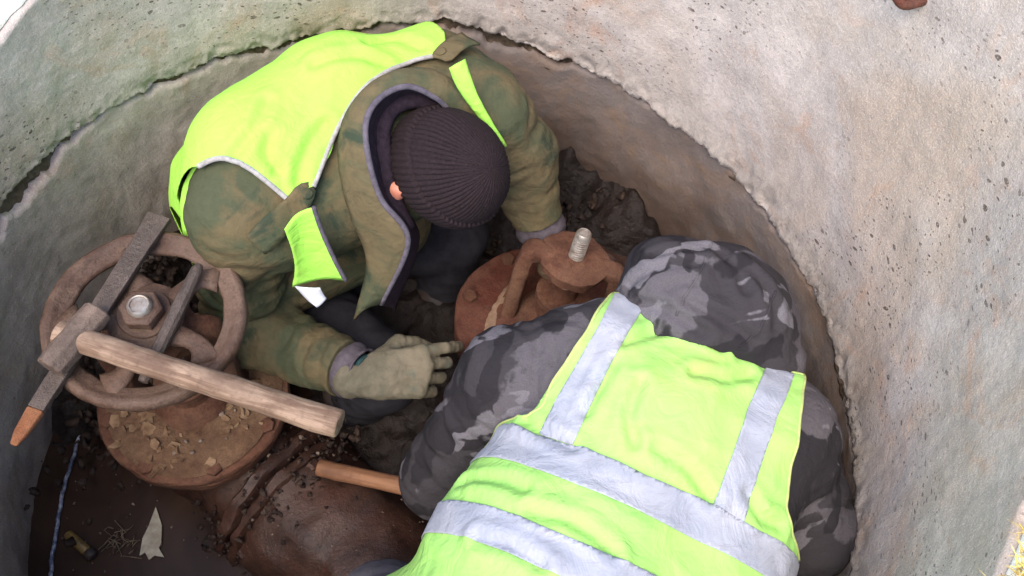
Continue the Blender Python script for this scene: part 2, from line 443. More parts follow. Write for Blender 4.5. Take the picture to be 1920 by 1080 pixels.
def wood(name, c1, c2, c3, axis):
    n = Nodes(name); rot = Vector((1, 0, 0)).rotation_difference(Vector(axis)).inverted().to_euler()
    v = n.map(scale=(3.5, 42, 42), vec=n.map(rot=tuple(rot)))
    g = n.noise(2.2, 5, 0.65, vec=v, dist=0.4); d = n.noise(10, 6, 0.65); f = n.noise(80, 4, 0.7)
    col = n.mix(n.ramp(g, (0.42, 0.0), (0.58, 1.0)), c1, c2)
    col = n.mix(n.math('MULTIPLY', n.ramp(d, (0.45, 0.0), (0.68, 1.0)), 0.75), col, c3)
    col = n.mix(n.math('MULTIPLY', n.ramp(f, (0.55, 0.0), (0.75, 1.0)), 0.4), col, tuple(x * 0.5 for x in c3[:3]) + (1,))
    return n.fin(col, 0.7, n.bump(n.math('ADD', g, n.math('MULTIPLY', f, 0.3)), 0.5, 0.003), spec=0.3)

def mk_mud():
    n = Nodes('wet dark mud'); a = n.noise(7, 7, 0.7, dist=0.5); b = n.noise(45, 6, 0.7); c = n.vor(70)
    col = n.mix(n.ramp(a, (0.35, 0.0), (0.66, 1.0)), lin(20, 13, 11), lin(36, 25, 20))
    col = n.mix(n.ramp(b, (0.55, 0.0), (0.80, 0.5)), col, lin(52, 38, 31))
    h = n.math('ADD', n.math('MULTIPLY', b, 0.7), a); h = n.math('ADD', h, n.math('MULTIPLY', c, 0.2))
    return n.fin(col, n.ramp(b, (0.3, 0.38), (0.7, 0.8)), n.bump(h, 0.8, 0.014), spec=0.4)
M_MUD = mk_mud()
def mk_water():
    n = Nodes('muddy water'); a = n.noise(4, 5, 0.6, dist=0.8); b = n.noise(9, 3, 0.5)
    col = n.mix(n.ramp(a, (0.35, 0.0), (0.7, 1.0)), lin(44, 31, 25), lin(64, 47, 37))
    return n.fin(col, 0.28, n.bump(b, 0.08, 0.01), spec=0.15)
M_WATER = mk_water()
def mk_ground():
    n = Nodes('pale dry sand'); a = n.noise(3, 7, 0.65); b = n.noise(60, 5, 0.7)
    col = n.mix(n.ramp(a, (0.4, 0.0), (0.62, 1.0)), lin(238, 234, 222), lin(222, 214, 190))
    col = n.mix(n.ramp(b, (0.5, 0.0), (0.8, 0.35)), col, lin(190, 176, 140))
    return n.fin(col, 0.95, n.bump(n.math('ADD', a, n.math('MULTIPLY', b, 0.3)), 0.5, 0.03), spec=0.2)
M_GROUND = mk_ground()
def plain(name, col, col2=None, rough=0.8, scale=40, bump=0.3, spec=0.3, metal=0.0):
    n = Nodes(name); a = n.noise(scale, 5, 0.65); c = n.mix(n.ramp(a, (0.38, 0.0), (0.64, 1.0)), col, col2 or tuple(x * 0.75 for x in col[:3]) + (1,))
    return n.fin(c, rough, n.bump(a, bump, 0.004), spec=spec, metal=metal)

def cloth_bump(n, weave=900, fold=14, ws=0.12, fs=0.5):
    f = n.noise(fold, 3, 0.55, dist=0.8); wv = n.noise(weave, 1, 0.5)
    c = n.math('ABSOLUTE', n.math('SUBTRACT', n.noise(fold * 1.5, 3, 0.5, vec=n.map(loc=(5, 3, 1), scale=(1, 1.6, 1.3)), dist=1.2), 0.5))
    return n.bump(wv, ws, 0.001, n.bump(c, 0.15, 0.045, n.bump(f, fs, 0.012)))
def mk_jacket1():
    n = Nodes('faded olive camouflage cotton')
    a = n.noise(5.5, 5, 0.6, dist=0.9); b = n.noise(7.5, 5, 0.62, vec=n.map(loc=(4, 2, 8)), dist=0.8); c = n.noise(11, 6, 0.7, vec=n.map(loc=(1, 9, 3)))
    col = n.mix(n.ramp(a, (0.46, 0.0), (0.58, 1.0)), lin(73, 77, 57), lin(98, 87, 63))
    col = n.mix(n.math('MULTIPLY', n.ramp(b, (0.53, 0.0), (0.62, 1.0)), 0.85), col, lin(46, 60, 48))
    col = n.mix(n.math('MULTIPLY', n.ramp(c, (0.56, 0.0), (0.68, 1.0)), 0.5), col, lin(112, 96, 70))
    g = n.noise(60, 5, 0.7); col = n.mix(n.math('MULTIPLY', n.ramp(g, (0.3, 1.0), (0.55, 0.0)), 0.25), col, lin(48, 46, 34))
    return n.fin(col, 0.92, cloth_bump(n), spec=0.15)
M_JACK1 = mk_jacket1()
def mk_jacket2():
    n = Nodes('grey night camouflage fleece')
    j = n.math('MULTIPLY', n.math('SUBTRACT', n.noise(48, 2, 0.6), 0.5), 0.07)
    a = n.noise(4.6, 2, 0.5, vec=n.map(scale=(1, 1.5, 1.2)), dist=0.5); b = n.noise(6.2, 2, 0.5, vec=n.map(loc=(6, 1, 4), scale=(1.5, 1, 1)), dist=0.6)
    col = n.mix(n.ramp(n.math('ADD', a, j), (0.52, 0.0), (0.535, 1.0)), lin(58, 55, 57), lin(88, 84, 87))
    col = n.mix(n.math('MULTIPLY', n.ramp(n.math('ADD', b, j), (0.55, 0.0), (0.565, 1.0)), 0.9), col, lin(40, 38, 40))
    c = n.noise(8.5, 2, 0.5, vec=n.map(loc=(3, 3, 1), scale=(1, 1.8, 1)), dist=0.6)
    col = n.mix(n.math('MULTIPLY', n.ramp(n.math('ADD', c, j), (0.60, 0.0), (0.615, 1.0)), 0.75), col, lin(114, 110, 114))
    g = n.noise(420, 2, 0.7); col = n.mix(n.math('MULTIPLY', n.ramp(g, (0.3, 1.0), (0.6, 0.0)), 0.3), col, lin(48, 44, 48))
    return n.fin(col, 0.97, cloth_bump(n, 600, 14, 0.2, 0.6), spec=0.06)
M_JACK2 = mk_jacket2()
def mk_hivis(name, c1, c2, dirt):
    n = Nodes(name); a = n.noise(5, 5, 0.6); d = n.noise(9, 7, 0.72, vec=n.map(loc=(3, 1, 2)))
    col = n.mix(n.ramp(a, (0.4, 0.0), (0.65, 1.0)), c1, c2)
    col = n.mix(n.math('MULTIPLY', n.ramp(d, (0.54, 0.0), (0.78, 1.0)), dirt), col, lin(170, 150, 90))
    f = n.noise(10, 4, 0.55, vec=n.map(scale=(1, 1, 2)), dist=1.0); wv = n.noise(800, 2, 0.5)
    return n.fin(col, 0.75, n.bump(wv, 0.08, 0.001, n.bump(n.math('ABSOLUTE', n.math('SUBTRACT', n.noise(13, 3, 0.5, dist=1.0), 0.5)), 0.25, 0.03, n.bump(f, 0.6, 0.012))), spec=0.25)
M_VEST1 = mk_hivis('fluorescent yellow mesh', (0.345, 0.68, 0.085, 1), (0.31, 0.66, 0.085, 1), 0.5)
M_VEST2 = mk_hivis('fluorescent lime fabric', (0.355, 0.62, 0.145, 1), (0.31, 0.60, 0.145, 1), 0.5)
def mk_tape():
    n = Nodes('silver reflective tape'); a = n.noise(10, 6, 0.7); b = n.noise(70, 5, 0.7)
    sc = n.noise(26, 6, 0.75, vec=n.map(scale=(1, 3, 1)), dist=0.6)
    col = n.mix(n.ramp(a, (0.4, 0.0), (0.65, 1.0)), lin(148, 152, 163), lin(164, 165, 172))
    col = n.mix(n.math('MULTIPLY', n.ramp(sc, (0.57, 0.0), (0.72, 1.0)), 0.6), col, lin(122, 117, 118))
    col = n.mix(n.math('MULTIPLY', n.ramp(b, (0.62, 0.0), (0.8, 1.0)), 0.3), col, lin(134, 118, 102))
    return n.fin(col, 0.5, n.bump(sc, 0.25, 0.004, n.bump(n.noise(16, 4, 0.6, dist=0.8), 0.6, 0.012)), spec=0.4)
M_TAPE = mk_tape()
M_BIND = plain('grey edge binding', lin(168, 164, 160), lin(140, 136, 132), 0.8, 120)
M_BINDY = plain('yellow edge binding', lin(178, 192, 116), lin(160, 172, 104), 0.8, 120)
M_LINING = plain('dark plum fleece', lin(52, 42, 50), lin(38, 31, 38), 0.97, 90, 0.5, 0.1)
M_PIPING = plain('grey collar edge', lin(98, 92, 100), lin(78, 72, 80), 0.9, 90, 0.3, 0.15)
M_CUFF = plain('grey purple cuff', lin(92, 85, 90), lin(72, 65, 70), 0.92, 60, 0.5, 0.15)
M_BEANIE = plain('dark plum knit', lin(46, 37, 39), lin(33, 26, 28), 0.97, 260, 0.5, 0.12)
M_TROUSER = plain('dark blue grey work cotton', lin(48, 47, 52), lin(32, 31, 35), 0.93, 18, 0.5, 0.12)
M_TROUSER2 = plain('charcoal work cotton', lin(106, 103, 109), lin(80, 77, 83), 0.93, 18, 0.5, 0.12)
M_BOOT = plain('muddy rubber boot', lin(48, 44, 48), lin(62, 50, 42), 0.6, 24, 0.3)
def mk_skin():
    n = Nodes('weathered skin'); a = n.noise(30, 4, 0.6)
    col = n.mix(n.ramp(a, (0.4, 0.0), (0.65, 1.0)), lin(206, 140, 116), lin(190, 118, 96))
    return n.fin(col, 0.55, n.bump(n.noise(200, 3), 0.1, 0.002), Subsurface_Weight=0.15, Subsurface_Radius=(0.01, 0.004, 0.002), Subsurface_Scale=0.4)
M_SKIN = mk_skin()
def mk_glove(c1=lin(94, 89, 74), c2=lin(116, 108, 91)):
    n = Nodes('muddy knitted glove'); a = n.noise(14, 6, 0.68, dist=0.5); b = n.noise(24, 5, 0.65, vec=n.map(loc=(4, 4, 4))); c = n.noise(320, 3, 0.6)
    col = n.mix(n.ramp(a, (0.4, 0.0), (0.62, 1.0)), c1, c2)
    col = n.mix(n.math('MULTIPLY', n.ramp(b, (0.58, 0.0), (0.72, 1.0)), 0.7), col, lin(72, 92, 86))
    col = n.mix(n.math('MULTIPLY', n.ramp(a, (0.62, 0.0), (0.8, 1.0)), 0.6), col, lin(86, 66, 50))
    return n.fin(col, 0.95, n.bump(c, 0.4, 0.002, n.bump(b, 0.4, 0.006)), spec=0.12)
M_GLOVE = mk_glove()
M_TEAL = plain('teal glove hem', lin(46, 76, 76), lin(36, 58, 60), 0.9, 90)
M_GLOVE2 = mk_glove(lin(92, 78, 62), lin(108, 90, 72))

# ================================================================== THE PLACE
R0 = 0.80
TH = np.radians(np.array([-180, -60, -23.5, -11.9, -2.0, 6.5, 16.9, 28.1, 41.6, 58.4, 69.9, 78.0, 84.0, 92.0, 102.4, 108.8, 118.3, 130.6, 139.1, 153.4, 165.0, 180]))
EZ = np.array([-.02, -.03, -.045, -.055, -.055, -.035, -.025, -.019, -.016, .004, .012, .028, .040, .022, .006, -.001, .003, -.002, 0.0, -.009, -.015, -.02])
GP = np.array([.03, .01, .008, .008, .008, .008, .008, .008, .008, .010, .016, .034, .038, .026, .030, .028, .014, .014, .026, .044, .04, .03])
def wrapn(t, f, seed, oc=4):
    return fbm(np.stack([np.cos(t) * f, np.sin(t) * f, np.full_like(t, seed)], 1), oc)
def edge_z(t):
    tt = (t + np.pi) % (2 * np.pi) - np.pi
    return np.interp(tt, TH, EZ) + 0.007 * wrapn(tt, 9, 1.5, 5) + 0.009 * wrapn(tt, 22, 2.5, 5) + 0.006 * np.abs(wrapn(tt, 55, 4.5, 3))
def gap_z(t):
    tt = (t + np.pi) % (2 * np.pi) - np.pi
    return np.interp(tt, TH, GP) * np.clip(0.75 + 1.1 * wrapn(tt, 5, 6.5, 3) + 0.5 * wrapn(tt, 22, 3.5, 3), 0.4, 1.6) + 0.004 * np.abs(wrapn(tt, 30, 8.5, 4))
def rim_z(x, y):
    r = np.hypot(x, y); t = np.degrees(np.arctan2(y, x))
    zr = np.interp(t, [-180, -120, -90, -60, -36, -30, -25, -18, -8, 5, 20, 40, 70, 110, 130, 137, 142, 160, 180],
                   [0.26, 0.30, 0.32, 0.34, 0.36, 0.392, 0.43, 0.50, 0.60, 0.68, 0.73, 0.68, 0.56, 0.42, 0.335, 0.304, 0.271, 0.25, 0.26])
    return 0.30 + (zr - 0.30) * np.exp(-np.maximum(r - 1.0, 0) / 1.2)
def shell(c, zt, zb, R, thick, nt, nz, seed, amp):
    """a concrete ring: inner face, bottom face, outer face and top as one closed skin"""
    t = np.linspace(0, 2 * np.pi, nt, endpoint=False); T, B = zt(t), zb(t)
    rows = []
    s = np.linspace(0, 1, nz)
    def row(r, z, a, sp=0.0):
        x = c[0] + r * np.cos(t); y = c[1] + r * np.sin(t)
        P = np.stack([x, y, z], 1)
        if a: 
            n = fbm(P * np.array([5, 5, 4]) + seed, 4) * amp + fbm(P * 45 + seed, 3) * amp * 0.16
            n = n + sp * np.abs(fbm(P * np.array([26, 26, 20]) + seed, 4))
            P[:, 0] += n * np.cos(t); P[:, 1] += n * np.sin(t)
        return P
    rows.append(row(R + thick, T, 0))
    rows.append(row(R + 0.006, T, 0))
    for k in s: rows.append(row(np.full(nt, R), (T - 0.006) * (1 - k) + (B + 0.003) * k, 1, 0.012 * max(0, (k - 0.86) / 0.14) ** 1.5))
    rows.append(row(R + 0.003 + 0.010 * np.abs(wrapn(t, 26, seed + 2, 4)), B + 0.001, 1)); rows.append(row(R + 0.03, B + 0.004, 1)); rows.append(row(R + thick, B, 0))
    V = np.concatenate(rows); m = len(rows); F = []
    k = np.arange(nt); k2 = (k + 1) % nt
    for i in range(m):
        j = (i + 1) % m
        F.append(np.stack([i * nt + k, j * nt + k, j * nt + k2, i * nt + k2], 1))
    return V, np.concatenate(F)
ru = obj('concrete_ring', shell((0, 0), lambda t: rim_z(R0 * np.cos(t), R0 * np.sin(t)) - 0.004, edge_z, R0, 0.09, 1500, 64, 3.0, 0.006), M_UP)
tag(ru, 'pale pitted concrete well ring forming the upper wall, broken along its lower edge', 'well ring', 'concrete rings of the well')
rl = obj('concrete_ring', shell((0.004, 0.003), lambda t: edge_z(t) - gap_z(t), lambda t: np.full_like(t, -0.80), 0.806, 0.085, 900, 80, 9.0, 0.008), M_LOW)
tag(rl, 'darker damp concrete well ring below the broken joint, around the valves', 'well ring', 'concrete rings of the well')
t_ = np.linspace(0, 2 * np.pi, 720, endpoint=False)
rows = []
for k in range(9):
    z = (edge_z(t_) + 0.02) * (1 - k / 8) + (edge_z(t_) - gap_z(t_) - 0.02) * k / 8
    r = 0.826 - 0.010 * (k / 8) + 0.009 * fbm(np.stack([np.cos(t_) * 14, np.sin(t_) * 14, z * 22], 1), 4)
    rows.append(np.stack([r * np.cos(t_), r * np.sin(t_), z], 1))
for k in range(1):
    rows.append(rows[-1] * np.array([1.05, 1.05, 1])); rows.append(rows[0] * np.array([1.05, 1.05, 1]))
kk = np.arange(720); F = []
for i in range(len(rows)):
    j = (i + 1) % len(rows); F.append(np.stack([i * 720 + kk, j * 720 + kk, j * 720 + (kk + 1) % 720, i * 720 + (kk + 1) % 720], 1))
mo = obj('mortar_joint', (np.concatenate(rows), np.concatenate(F)), M_MORTAR, rl)

# ground round the mouth of the well
radii = [0.803, 0.808, 0.83, 0.86, 0.9, 0.96, 1.05, 1.2, 1.5, 2, 3, 5, 9, 16, 30, 60, 120]
nt = 240; t_ = np.linspace(0, 2 * np.pi, nt, endpoint=False); rows = []
for i, r in enumerate(radii):
    rr = r + (0.010 * wrapn(t_, 9, 3.3, 4) + 0.006 if i < 3 else 0)
    x = rr * np.cos(t_); y = rr * np.sin(t_)
    z = rim_z(x, y) + (0.004 if i == 0 else 0.012 + 0.02 * np.clip(i - 1, 0, 4) * (0.5 + 0.5 * fbm(np.stack([x * 4, y * 4, x * 0], 1), 4))) * (1 if r < 3 else 0.4)
    rows.append(np.stack([x, y, z], 1))
rows.insert(0, rows[0] * np.array([1, 1, 1]) + np.array([0, 0, -0.006]))
V = np.concatenate(rows); F = []; k = np.arange(nt)
for i in range(len(rows) - 1): F.append(np.stack([i * nt + k, (i + 1) * nt + k, (i + 1) * nt + (k + 1) % nt, i * nt + (k + 1) % nt], 1))
struct(obj('ground', (V, np.concatenate(F)), M_GROUND))

# mud floor and muddy water at the bottom
g = np.linspace(-0.86, 0.86, 200); X, Y = np.meshgrid(g, g, indexing='ij'); P = np.stack([X.ravel(), Y.ravel(), X.ravel() * 0], 1)
Z = -0.70 + 0.16 * np.clip((P[:, 0] + 0.36) / 0.26, 0, 1) + 0.05 * np.clip((P[:, 1] - 0.1) / 0.4, 0, 1) + 0.035 * fbm(P * 6, 5) + 0.012 * fbm(P * 30, 3)
Z += 0.20 * np.clip((np.hypot(P[:, 0], P[:, 1]) - 0.60) / 0.2, 0, 1) * np.exp(-((np.degrees(np.arctan2(P[:, 1], P[:, 0])) - 52) / 22) ** 2) * (1 + 0.35 * fbm(P * 9, 3))
Z += 0.22 * np.clip((np.hypot(P[:, 0], P[:, 1]) - 0.56) / 0.2, 0, 1) * np.exp(-((np.degrees(np.arctan2(P[:, 1], P[:, 0])) - 152) / 20) ** 2) * (1 + 0.35 * fbm(P * 9 + 3, 3))
P[:, 2] = Z; n = 200; q = np.arange(n * n).reshape(n, n)
F = np.stack([q[:-1, :-1].ravel(), q[1:, :-1].ravel(), q[1:, 1:].ravel(), q[:-1, 1:].ravel()], 1)
rc = np.hypot(P[F].mean(1)[:, 0], P[F].mean(1)[:, 1]); F = F[rc < 0.85]
struct(obj('mud_floor', (P, F), M_MUD))
WZ = -0.600
wv, wf = lathe([(0.0005, 0), (0.2, 0), (0.5, 0), (0.84, 0)], 96, cap=False); wv[:, 2] = WZ
struct(obj('water', (wv, wf), M_WATER))

# ------------------------------------------------------------------ gate valves
def hexa(r, h, ch=0.12):
    a, f = lathe([(r * 0.9, 0), (r, h * 0.1), (r, h * (1 - ch)), (r * 0.86, h)], 6); return a, f
def gate_valve(label, fc, top, pipe_dir, fr, axis_z, with_wheel, iron, yaw0, pipe_len, yoke_dir, sr=0.0205):
    """fc centre of the bonnet flange, top = stem top; the stem axis runs between them"""
    fc = np.array(fc, float); top = np.array(top, float); ax = nrm(top - fc); L = np.linalg.norm(top - fc)
    root = thing('gate_valve', (fc[0], fc[1], -0.70), label, 'valve', 'gate valves in the well')
    Mx = frame(fc, yoke_dir, ax)
    # bonnet flange (upper) and body flange (lower)
    up = lathe([(0.0, 0.0)] * 0 + [(fr * 0.30, -0.024), (fr * 0.97, -0.024), (fr, -0.018), (fr, -0.004), (fr * 0.985, 0.0), (fr * 0.62, 0.002), (fr * 0.56, 0.008), (fr * 0.25, 0.012)], 72)
    lo = lathe([(fr * 0.5, -0.062), (fr * 0.96, -0.060), (fr * 0.985, -0.054), (fr * 0.985, -0.034), (fr * 0.96, -0.029), (fr * 0.5, -0.029)], 72)
    def dent(VF, s):
        v, f = xf(VF, Mx); v = v + 0.003 * np.stack([fbm(v * 16 + s, 3), fbm(v * 16 + 5 + s, 3), fbm(v * 16 + 9 + s, 3)], 1); return v, f
    bonnet = obj('bonnet_flange', dent(up, 1), iron, root, auto=35)
    obj('body_flange', dent(lo, 2), iron, root, auto=35)
    hx = mesh('bolt', *hexa(0.0165, 0.013), smooth=False); hx.materials.append(M_RUSTDUST)
    for k in range(8):
        a = math.radians(yaw0 + 45 * k); c = fc + (Mx[:3, 0] * 0)
        ex, ey = frame(fc, (1, 0, 0), ax)[:3, 0], frame(fc, (1, 0, 0), ax)[:3, 1]
        c = fc + (ex * math.cos(a) + ey * math.sin(a)) * fr * 0.885
        b = bpy.data.objects.new('bolt', hx); COL.objects.link(b); b.parent = root
        m = Matrix(frame(c, (math.cos(k * 1.7), math.sin(k * 1.7), 0), ax).tolist()); m.translation -= Vector(root.location); b.matrix_local = m
    # gland and yoke
    gl = xf(lathe([(0.085, 0.005), (0.075, 0.03), (0.05, 0.05), (0.042, 0.085), (0.056, 0.088), (0.056, 0.104), (0.030, 0.106), (0.026, 0.13)], 40), Mx)
    obj('gland', gl, M_RUSTDUST, root, auto=35)
    H = L - (0.10 if with_wheel is not None else 0.072)                                           # height of the yoke plate above the flange
    pl = lathe([(0.02, H - 0.03), (0.054, H - 0.03), (0.068, H - 0.024), (0.070, H - 0.004), (0.062, H), (0.021, H + 0.001)], 40)
    v, f = xf(pl, Mx); v = v + 0.0065 * np.stack([fbm(v * 26, 4), fbm(v * 26 + 4, 4), fbm(v * 26 + 8, 4)], 1)
    obj('yoke_plate', (v, f), M_RUSTDUST, root, auto=40)
    for s in (-1, 1):
        pth = spline([(s * 0.03, 0, H - 0.016), (s * 0.074, 0, H - 0.015), (s * 0.090, 0, H - 0.024), (s * 0.095, 0, H - 0.05), (s * 0.096, 0, H * 0.5), (s * 0.097, 0, 0.04), (s * 0.097, 0, 0.0)], 22)
        v, f = tube(pth, [(0.030 + 0.006 * abs(q - 11) / 11, 0.012) for q in range(22)], 12, up=(0, 1, 0.0))
        # section: wide across the arm, thin along it
        v2 = []
        for i in range(22):
            t = nrm(pth[min(i + 1, 21)] - pth[max(i - 1, 0)]); w_ = np.array([0, 1, 0]); q = nrm(np.cross(t, w_))
            for kx in range(12):
                a = 2 * math.pi * kx / 12; ca, sa = math.cos(a), math.sin(a)
                ca = math.copysign(abs(ca) ** 0.35, ca); sa = math.copysign(abs(sa) ** 0.35, sa)
                v2.append(pth[i] + w_ * ca * (0.021 + 0.012 * (i / 21) ** 2) + q * sa * 0.0165)
        v, f = xf((np.array(v2), f), Mx)
        v = v + 0.0025 * np.stack([fbm(v * 30, 3), fbm(v * 30 + 4, 3), fbm(v * 30 + 8, 3)], 1)
        obj('yoke_arm', (v, f), M_RUSTDUST, root)
    # threaded stem
    pr = [(sr - 0.0015, 0.10), (sr - 0.0015, L - 0.07)]; z = L - 0.07
    while z < L - 0.012:
        pr += [(sr, z + 0.001), (sr, z + 0.0025), (sr - 0.0022, z + 0.0035), (sr - 0.0022, z + 0.0052)]; z += 0.0062
    pr += [(sr, L - 0.010), (sr - 0.001, L - 0.003), (sr - 0.004, L), (sr - 0.006, L - 0.0005), (sr - 0.007, L - 0.003), (0.001, L - 0.003)]
    obj('stem', xf(lathe(pr, 32), Mx), M_THREAD, root, auto=40)
    # body below the flanges, with its pipe
    d = np.array([pipe_dir[0], pipe_dir[1], 0.0]); d = nrm(d); ac = np.array([fc[0], fc[1], axis_z])
    S = Sdf(ac - 0.32, ac + 0.40, 0.012)
    S.cone(ac, fc - ax * 0.20, 0.15, 0.13, 0.05); S.cone(ac - d * 0.16, ac + d * 0.16, 0.145, 0.145, 0.05)
    v, f = S.net(); v = relax(v, f, 2); v = v + vnormals(v, f) * (0.006 * fbm(v * 18, 3))[:, None]
    obj('valve_body', (v, f), M_PIPE, root)
    for s in ((1,) if pipe_len > 0 else (1, -1)):
        Mp = frame(ac + d * s * 0.20, (0, 0, 1), d * s)
        for nm, o_, rr in (('end_flange', 0.0, 0.185), ('pipe_flange', 0.036, 0.178)):
            v, f = xf(lathe([(0.12, o_), (rr * 0.97, o_), (rr, o_ + 0.005), (rr, o_ + 0.022), (rr * 0.97, o_ + 0.027), (0.12, o_ + 0.027)], 60), Mp)
            v = v + 0.009 * np.stack([fbm(v * 18, 4), fbm(v * 18 + 4, 4), fbm(v * 18 + 8, 4)], 1)
            fo = obj(nm, (v, f), M_PIPE, root, auto=40)
        hb = mesh('flange_bolt', *hexa(0.017, 0.02), smooth=False); hb.materials.append(M_PIPE)
        for k in range(8):
            a = 2 * math.pi * (k + 0.5) / 8; Mb = Mp @ np.array([[1, 0, 0, 0.158 * math.cos(a)], [0, 1, 0, 0.158 * math.sin(a)], [0, 0, 1, 0.062], [0, 0, 0, 1.0]])
            b = bpy.data.objects.new('flange_bolt', hb); COL.objects.link(b); b.parent = root
            m = Matrix(Mb.tolist()); m.translation -= Vector(root.location); b.matrix_local = m
        if s == 1:
            n_ = 40; pth = [ac + d * (0.235 + abs(pipe_len) * k / n_) for k in range(n_ + 1)]
            v, f = tube(pth, [0.165 if k > 1 else 0.15 + 0.0075 * k for k in range(n_ + 1)], 48)
            v = v + 0.015 * np.stack([fbm(v * 11, 5), fbm(v * 11 + 4, 4), fbm(v * 11 + 8, 4)], 1)
            obj('pipe', (v, f), M_PIPE, root)
    if with_wheel is not None:
        wc = fc + ax * (L - 0.052); Mw = frame(wc, (1, 0, 0), ax)
        wh = obj('hand_wheel', dentw(ringlathe([(0.126, -0.004), (0.130, 0.003), (0.140, 0.002), (0.147, 0.009), (0.157, 0.0155), (0.165, 0.010), (0.168, 0.0), (0.165, -0.011), (0.156, -0.017), (0.146, -0.014), (0.138, -0.012), (0.128, -0.010)], 96), Mw), M_WHEEL, root)
        hub = lathe([(0.03, -0.040), (0.048, -0.036), (0.052, -0.010), (0.062, -0.004), (0.063, 0.006), (0.046, 0.012), (0.044, 0.016), (0.021, 0.017)], 48)
        h_ = obj('wheel_hub', dentw(hub, Mw), M_WHEEL, wh, auto=40)
        for k in range(5):
            a = math.radians(with_wheel + 72 * k); pts = []
            for r in np.linspace(0.050, 0.134, 10):
                b_ = a + 0.30 * math.sin((r - 0.05) / 0.084 * math.pi) * 0.55
                pts.append((r * math.cos(b_), r * math.sin(b_), 0.004 - 0.006 * (r - 0.05) / 0.084))
            wd = [(0.026 - 0.010 * math.sin(i / 9 * math.pi), 0.0080) for i in range(10)]
            wd = [(q[0], q[1] + 0.002 * math.sin(i / 9 * math.pi)) for i, q in enumerate(wd)]
            obj('wheel_spoke', dentw(tube(pts, wd, 14), Mw), M_WHEEL, wh)
        v, f = hexa(0.036, 0.024); v[:, 2] += 0.017
        obj('wheel_nut', dentw((v, f), Mw, 0.001), M_WHEEL, wh, smooth=False, bevel=0.0025)
    return root, bonnet
def dentw(VF, Mw, a=0.0022):
    v, f = xf(VF, Mw); v = v + a * np.stack([fbm(v * 22, 3), fbm(v * 22 + 4, 3), fbm(v * 22 + 8, 3)], 1); return v, f

FL = np.array([-0.432, 0.137, -0.375]); FR = np.array([0.322, 0.262, -0.295])
vl, bonL = gate_valve('dirt-covered gate valve with a spoked iron hand wheel under the sledgehammer', FL, on(259, 570, 0.047), (0.74, -0.67), 0.192, -0.60, 34, M_RUSTDUST, 20, 0.62, (1, 0.12, 0))
vr, bonR = gate_valve('red rusted gate valve without a wheel, bare stem beside the grey sleeve', FR, on(1096, 436, -0.008), (0.62, 0.78), 0.212, -0.54, None, M_RUST, 118.5, 0.36, (0.95, -0.30, 0), 0.0158)

# ------------------------------------------------------------------ tools lying on the hand wheel
b0 = on(25, 835, 0.016); b1 = on(300, 405, 0.022); bd = nrm(b1 - b0)
LB = np.linalg.norm(b1 - b0)
ft = thing('flat_bar', (-0.52, 0.13, 0.0), 'long flat steel chisel bar lying across the hand wheel under the hammer head', 'chisel')
obj('bar', bar([b0 + bd * s for s in (0.062, 0.14, LB - 0.07, LB)], [(0.027, 0.012), (0.030, 0.012), (0.036, 0.012), (0.043, 0.011)]), M_STEEL, ft, smooth=False, bevel=0.002)
obj('bar_tip', bar([b0 + bd * s for s in (0.0, 0.02, 0.062)], [(0.012, 0.006), (0.021, 0.011), (0.0275, 0.0122)]), M_TIP, ft, smooth=False, bevel=0.003)
h0 = on(140, 635, 0.052); h1 = on(637, 796, 0.042); hd = nrm(h1 - h0)
sh = thing('sledgehammer', (-0.53, 0.08, 0.02), 'sledgehammer with square steel head and pale wooden handle on the hand wheel', 'hammer')
M_WOOD1 = wood('dusty hammer handle wood', lin(112, 89, 72), lin(150, 127, 107), lin(88, 67, 54), hd)
hs = nrm(np.cross((0, 0, 1), hd)); hs = nrm(hs + 0.16 * hd)
hv = []; hf = []
st = [(-0.059, 0.019), (-0.055, 0.022), (-0.02, 0.0235), (0.02, 0.0235), (0.055, 0.022), (0.059, 0.019)]
v, f = tube([h0 + hs * s for s, _ in st], [r * 1.09 for _, r in st], 8, up=(0, 0, 1))
v = v + 0.0012 * np.stack([fbm(v * 40, 3), fbm(v * 40 + 4, 3), fbm(v * 40 + 8, 3)], 1)
obj('hammer_head', (v, f), M_HEAD, sh, smooth=False, bevel=0.003)
n_ = 26; pth = [h0 + hd * (-0.030 + (np.linalg.norm(h1 - h0) + 0.03) * k / n_) + np.array([0, 0, 0.003 * math.sin(k * 0.5)]) for k in range(n_ + 1)]
rad = [(0.0205 + 0.0025 * k / n_, 0.0175 + 0.0035 * k / n_) for k in range(n_ + 1)]
v, f = tube(pth, rad, 20); v = v + 0.0016 * np.stack([fbm(v * 25, 3), fbm(v * 25 + 4, 3), fbm(v * 25 + 8, 3)], 1)
obj('hammer_handle', (v, f), M_WOOD1, sh, bevel=0.003, auto=50)
p0 = on(374, 496, 0.024); p1 = on(268, 716, 0.014); pdv = p1 - p0
v, f = tube([p0 + pdv * s for s in (0, 0.04, 0.3, 0.6, 0.94, 1.0)], [0.006, 0.010, 0.0125, 0.0120, 0.0100, 0.008], 10)
tag(obj('punch', (v, f), M_STEEL, None, auto=35), 'slim grey steel punch resting on the hand wheel spokes beside the stem', 'punch')
k0 = np.array([-0.172, -0.018, -0.398]); k1 = np.array([0.150, -0.110, -0.36]); kd = nrm(k1 - k0)
M_WOOD2 = wood('damp tan handle wood', lin(116, 80, 56), lin(134, 96, 70), lin(88, 58, 41), kd)
n_ = 16; v, f = tube([k0 + (k1 - k0) * k / n_ for k in range(n_ + 1)], [(0.018, 0.015)] * (n_ + 1), 16)
v = v + 0.001 * np.stack([fbm(v * 25, 3), fbm(v * 25 + 4, 3), fbm(v * 25 + 8, 3)], 1)
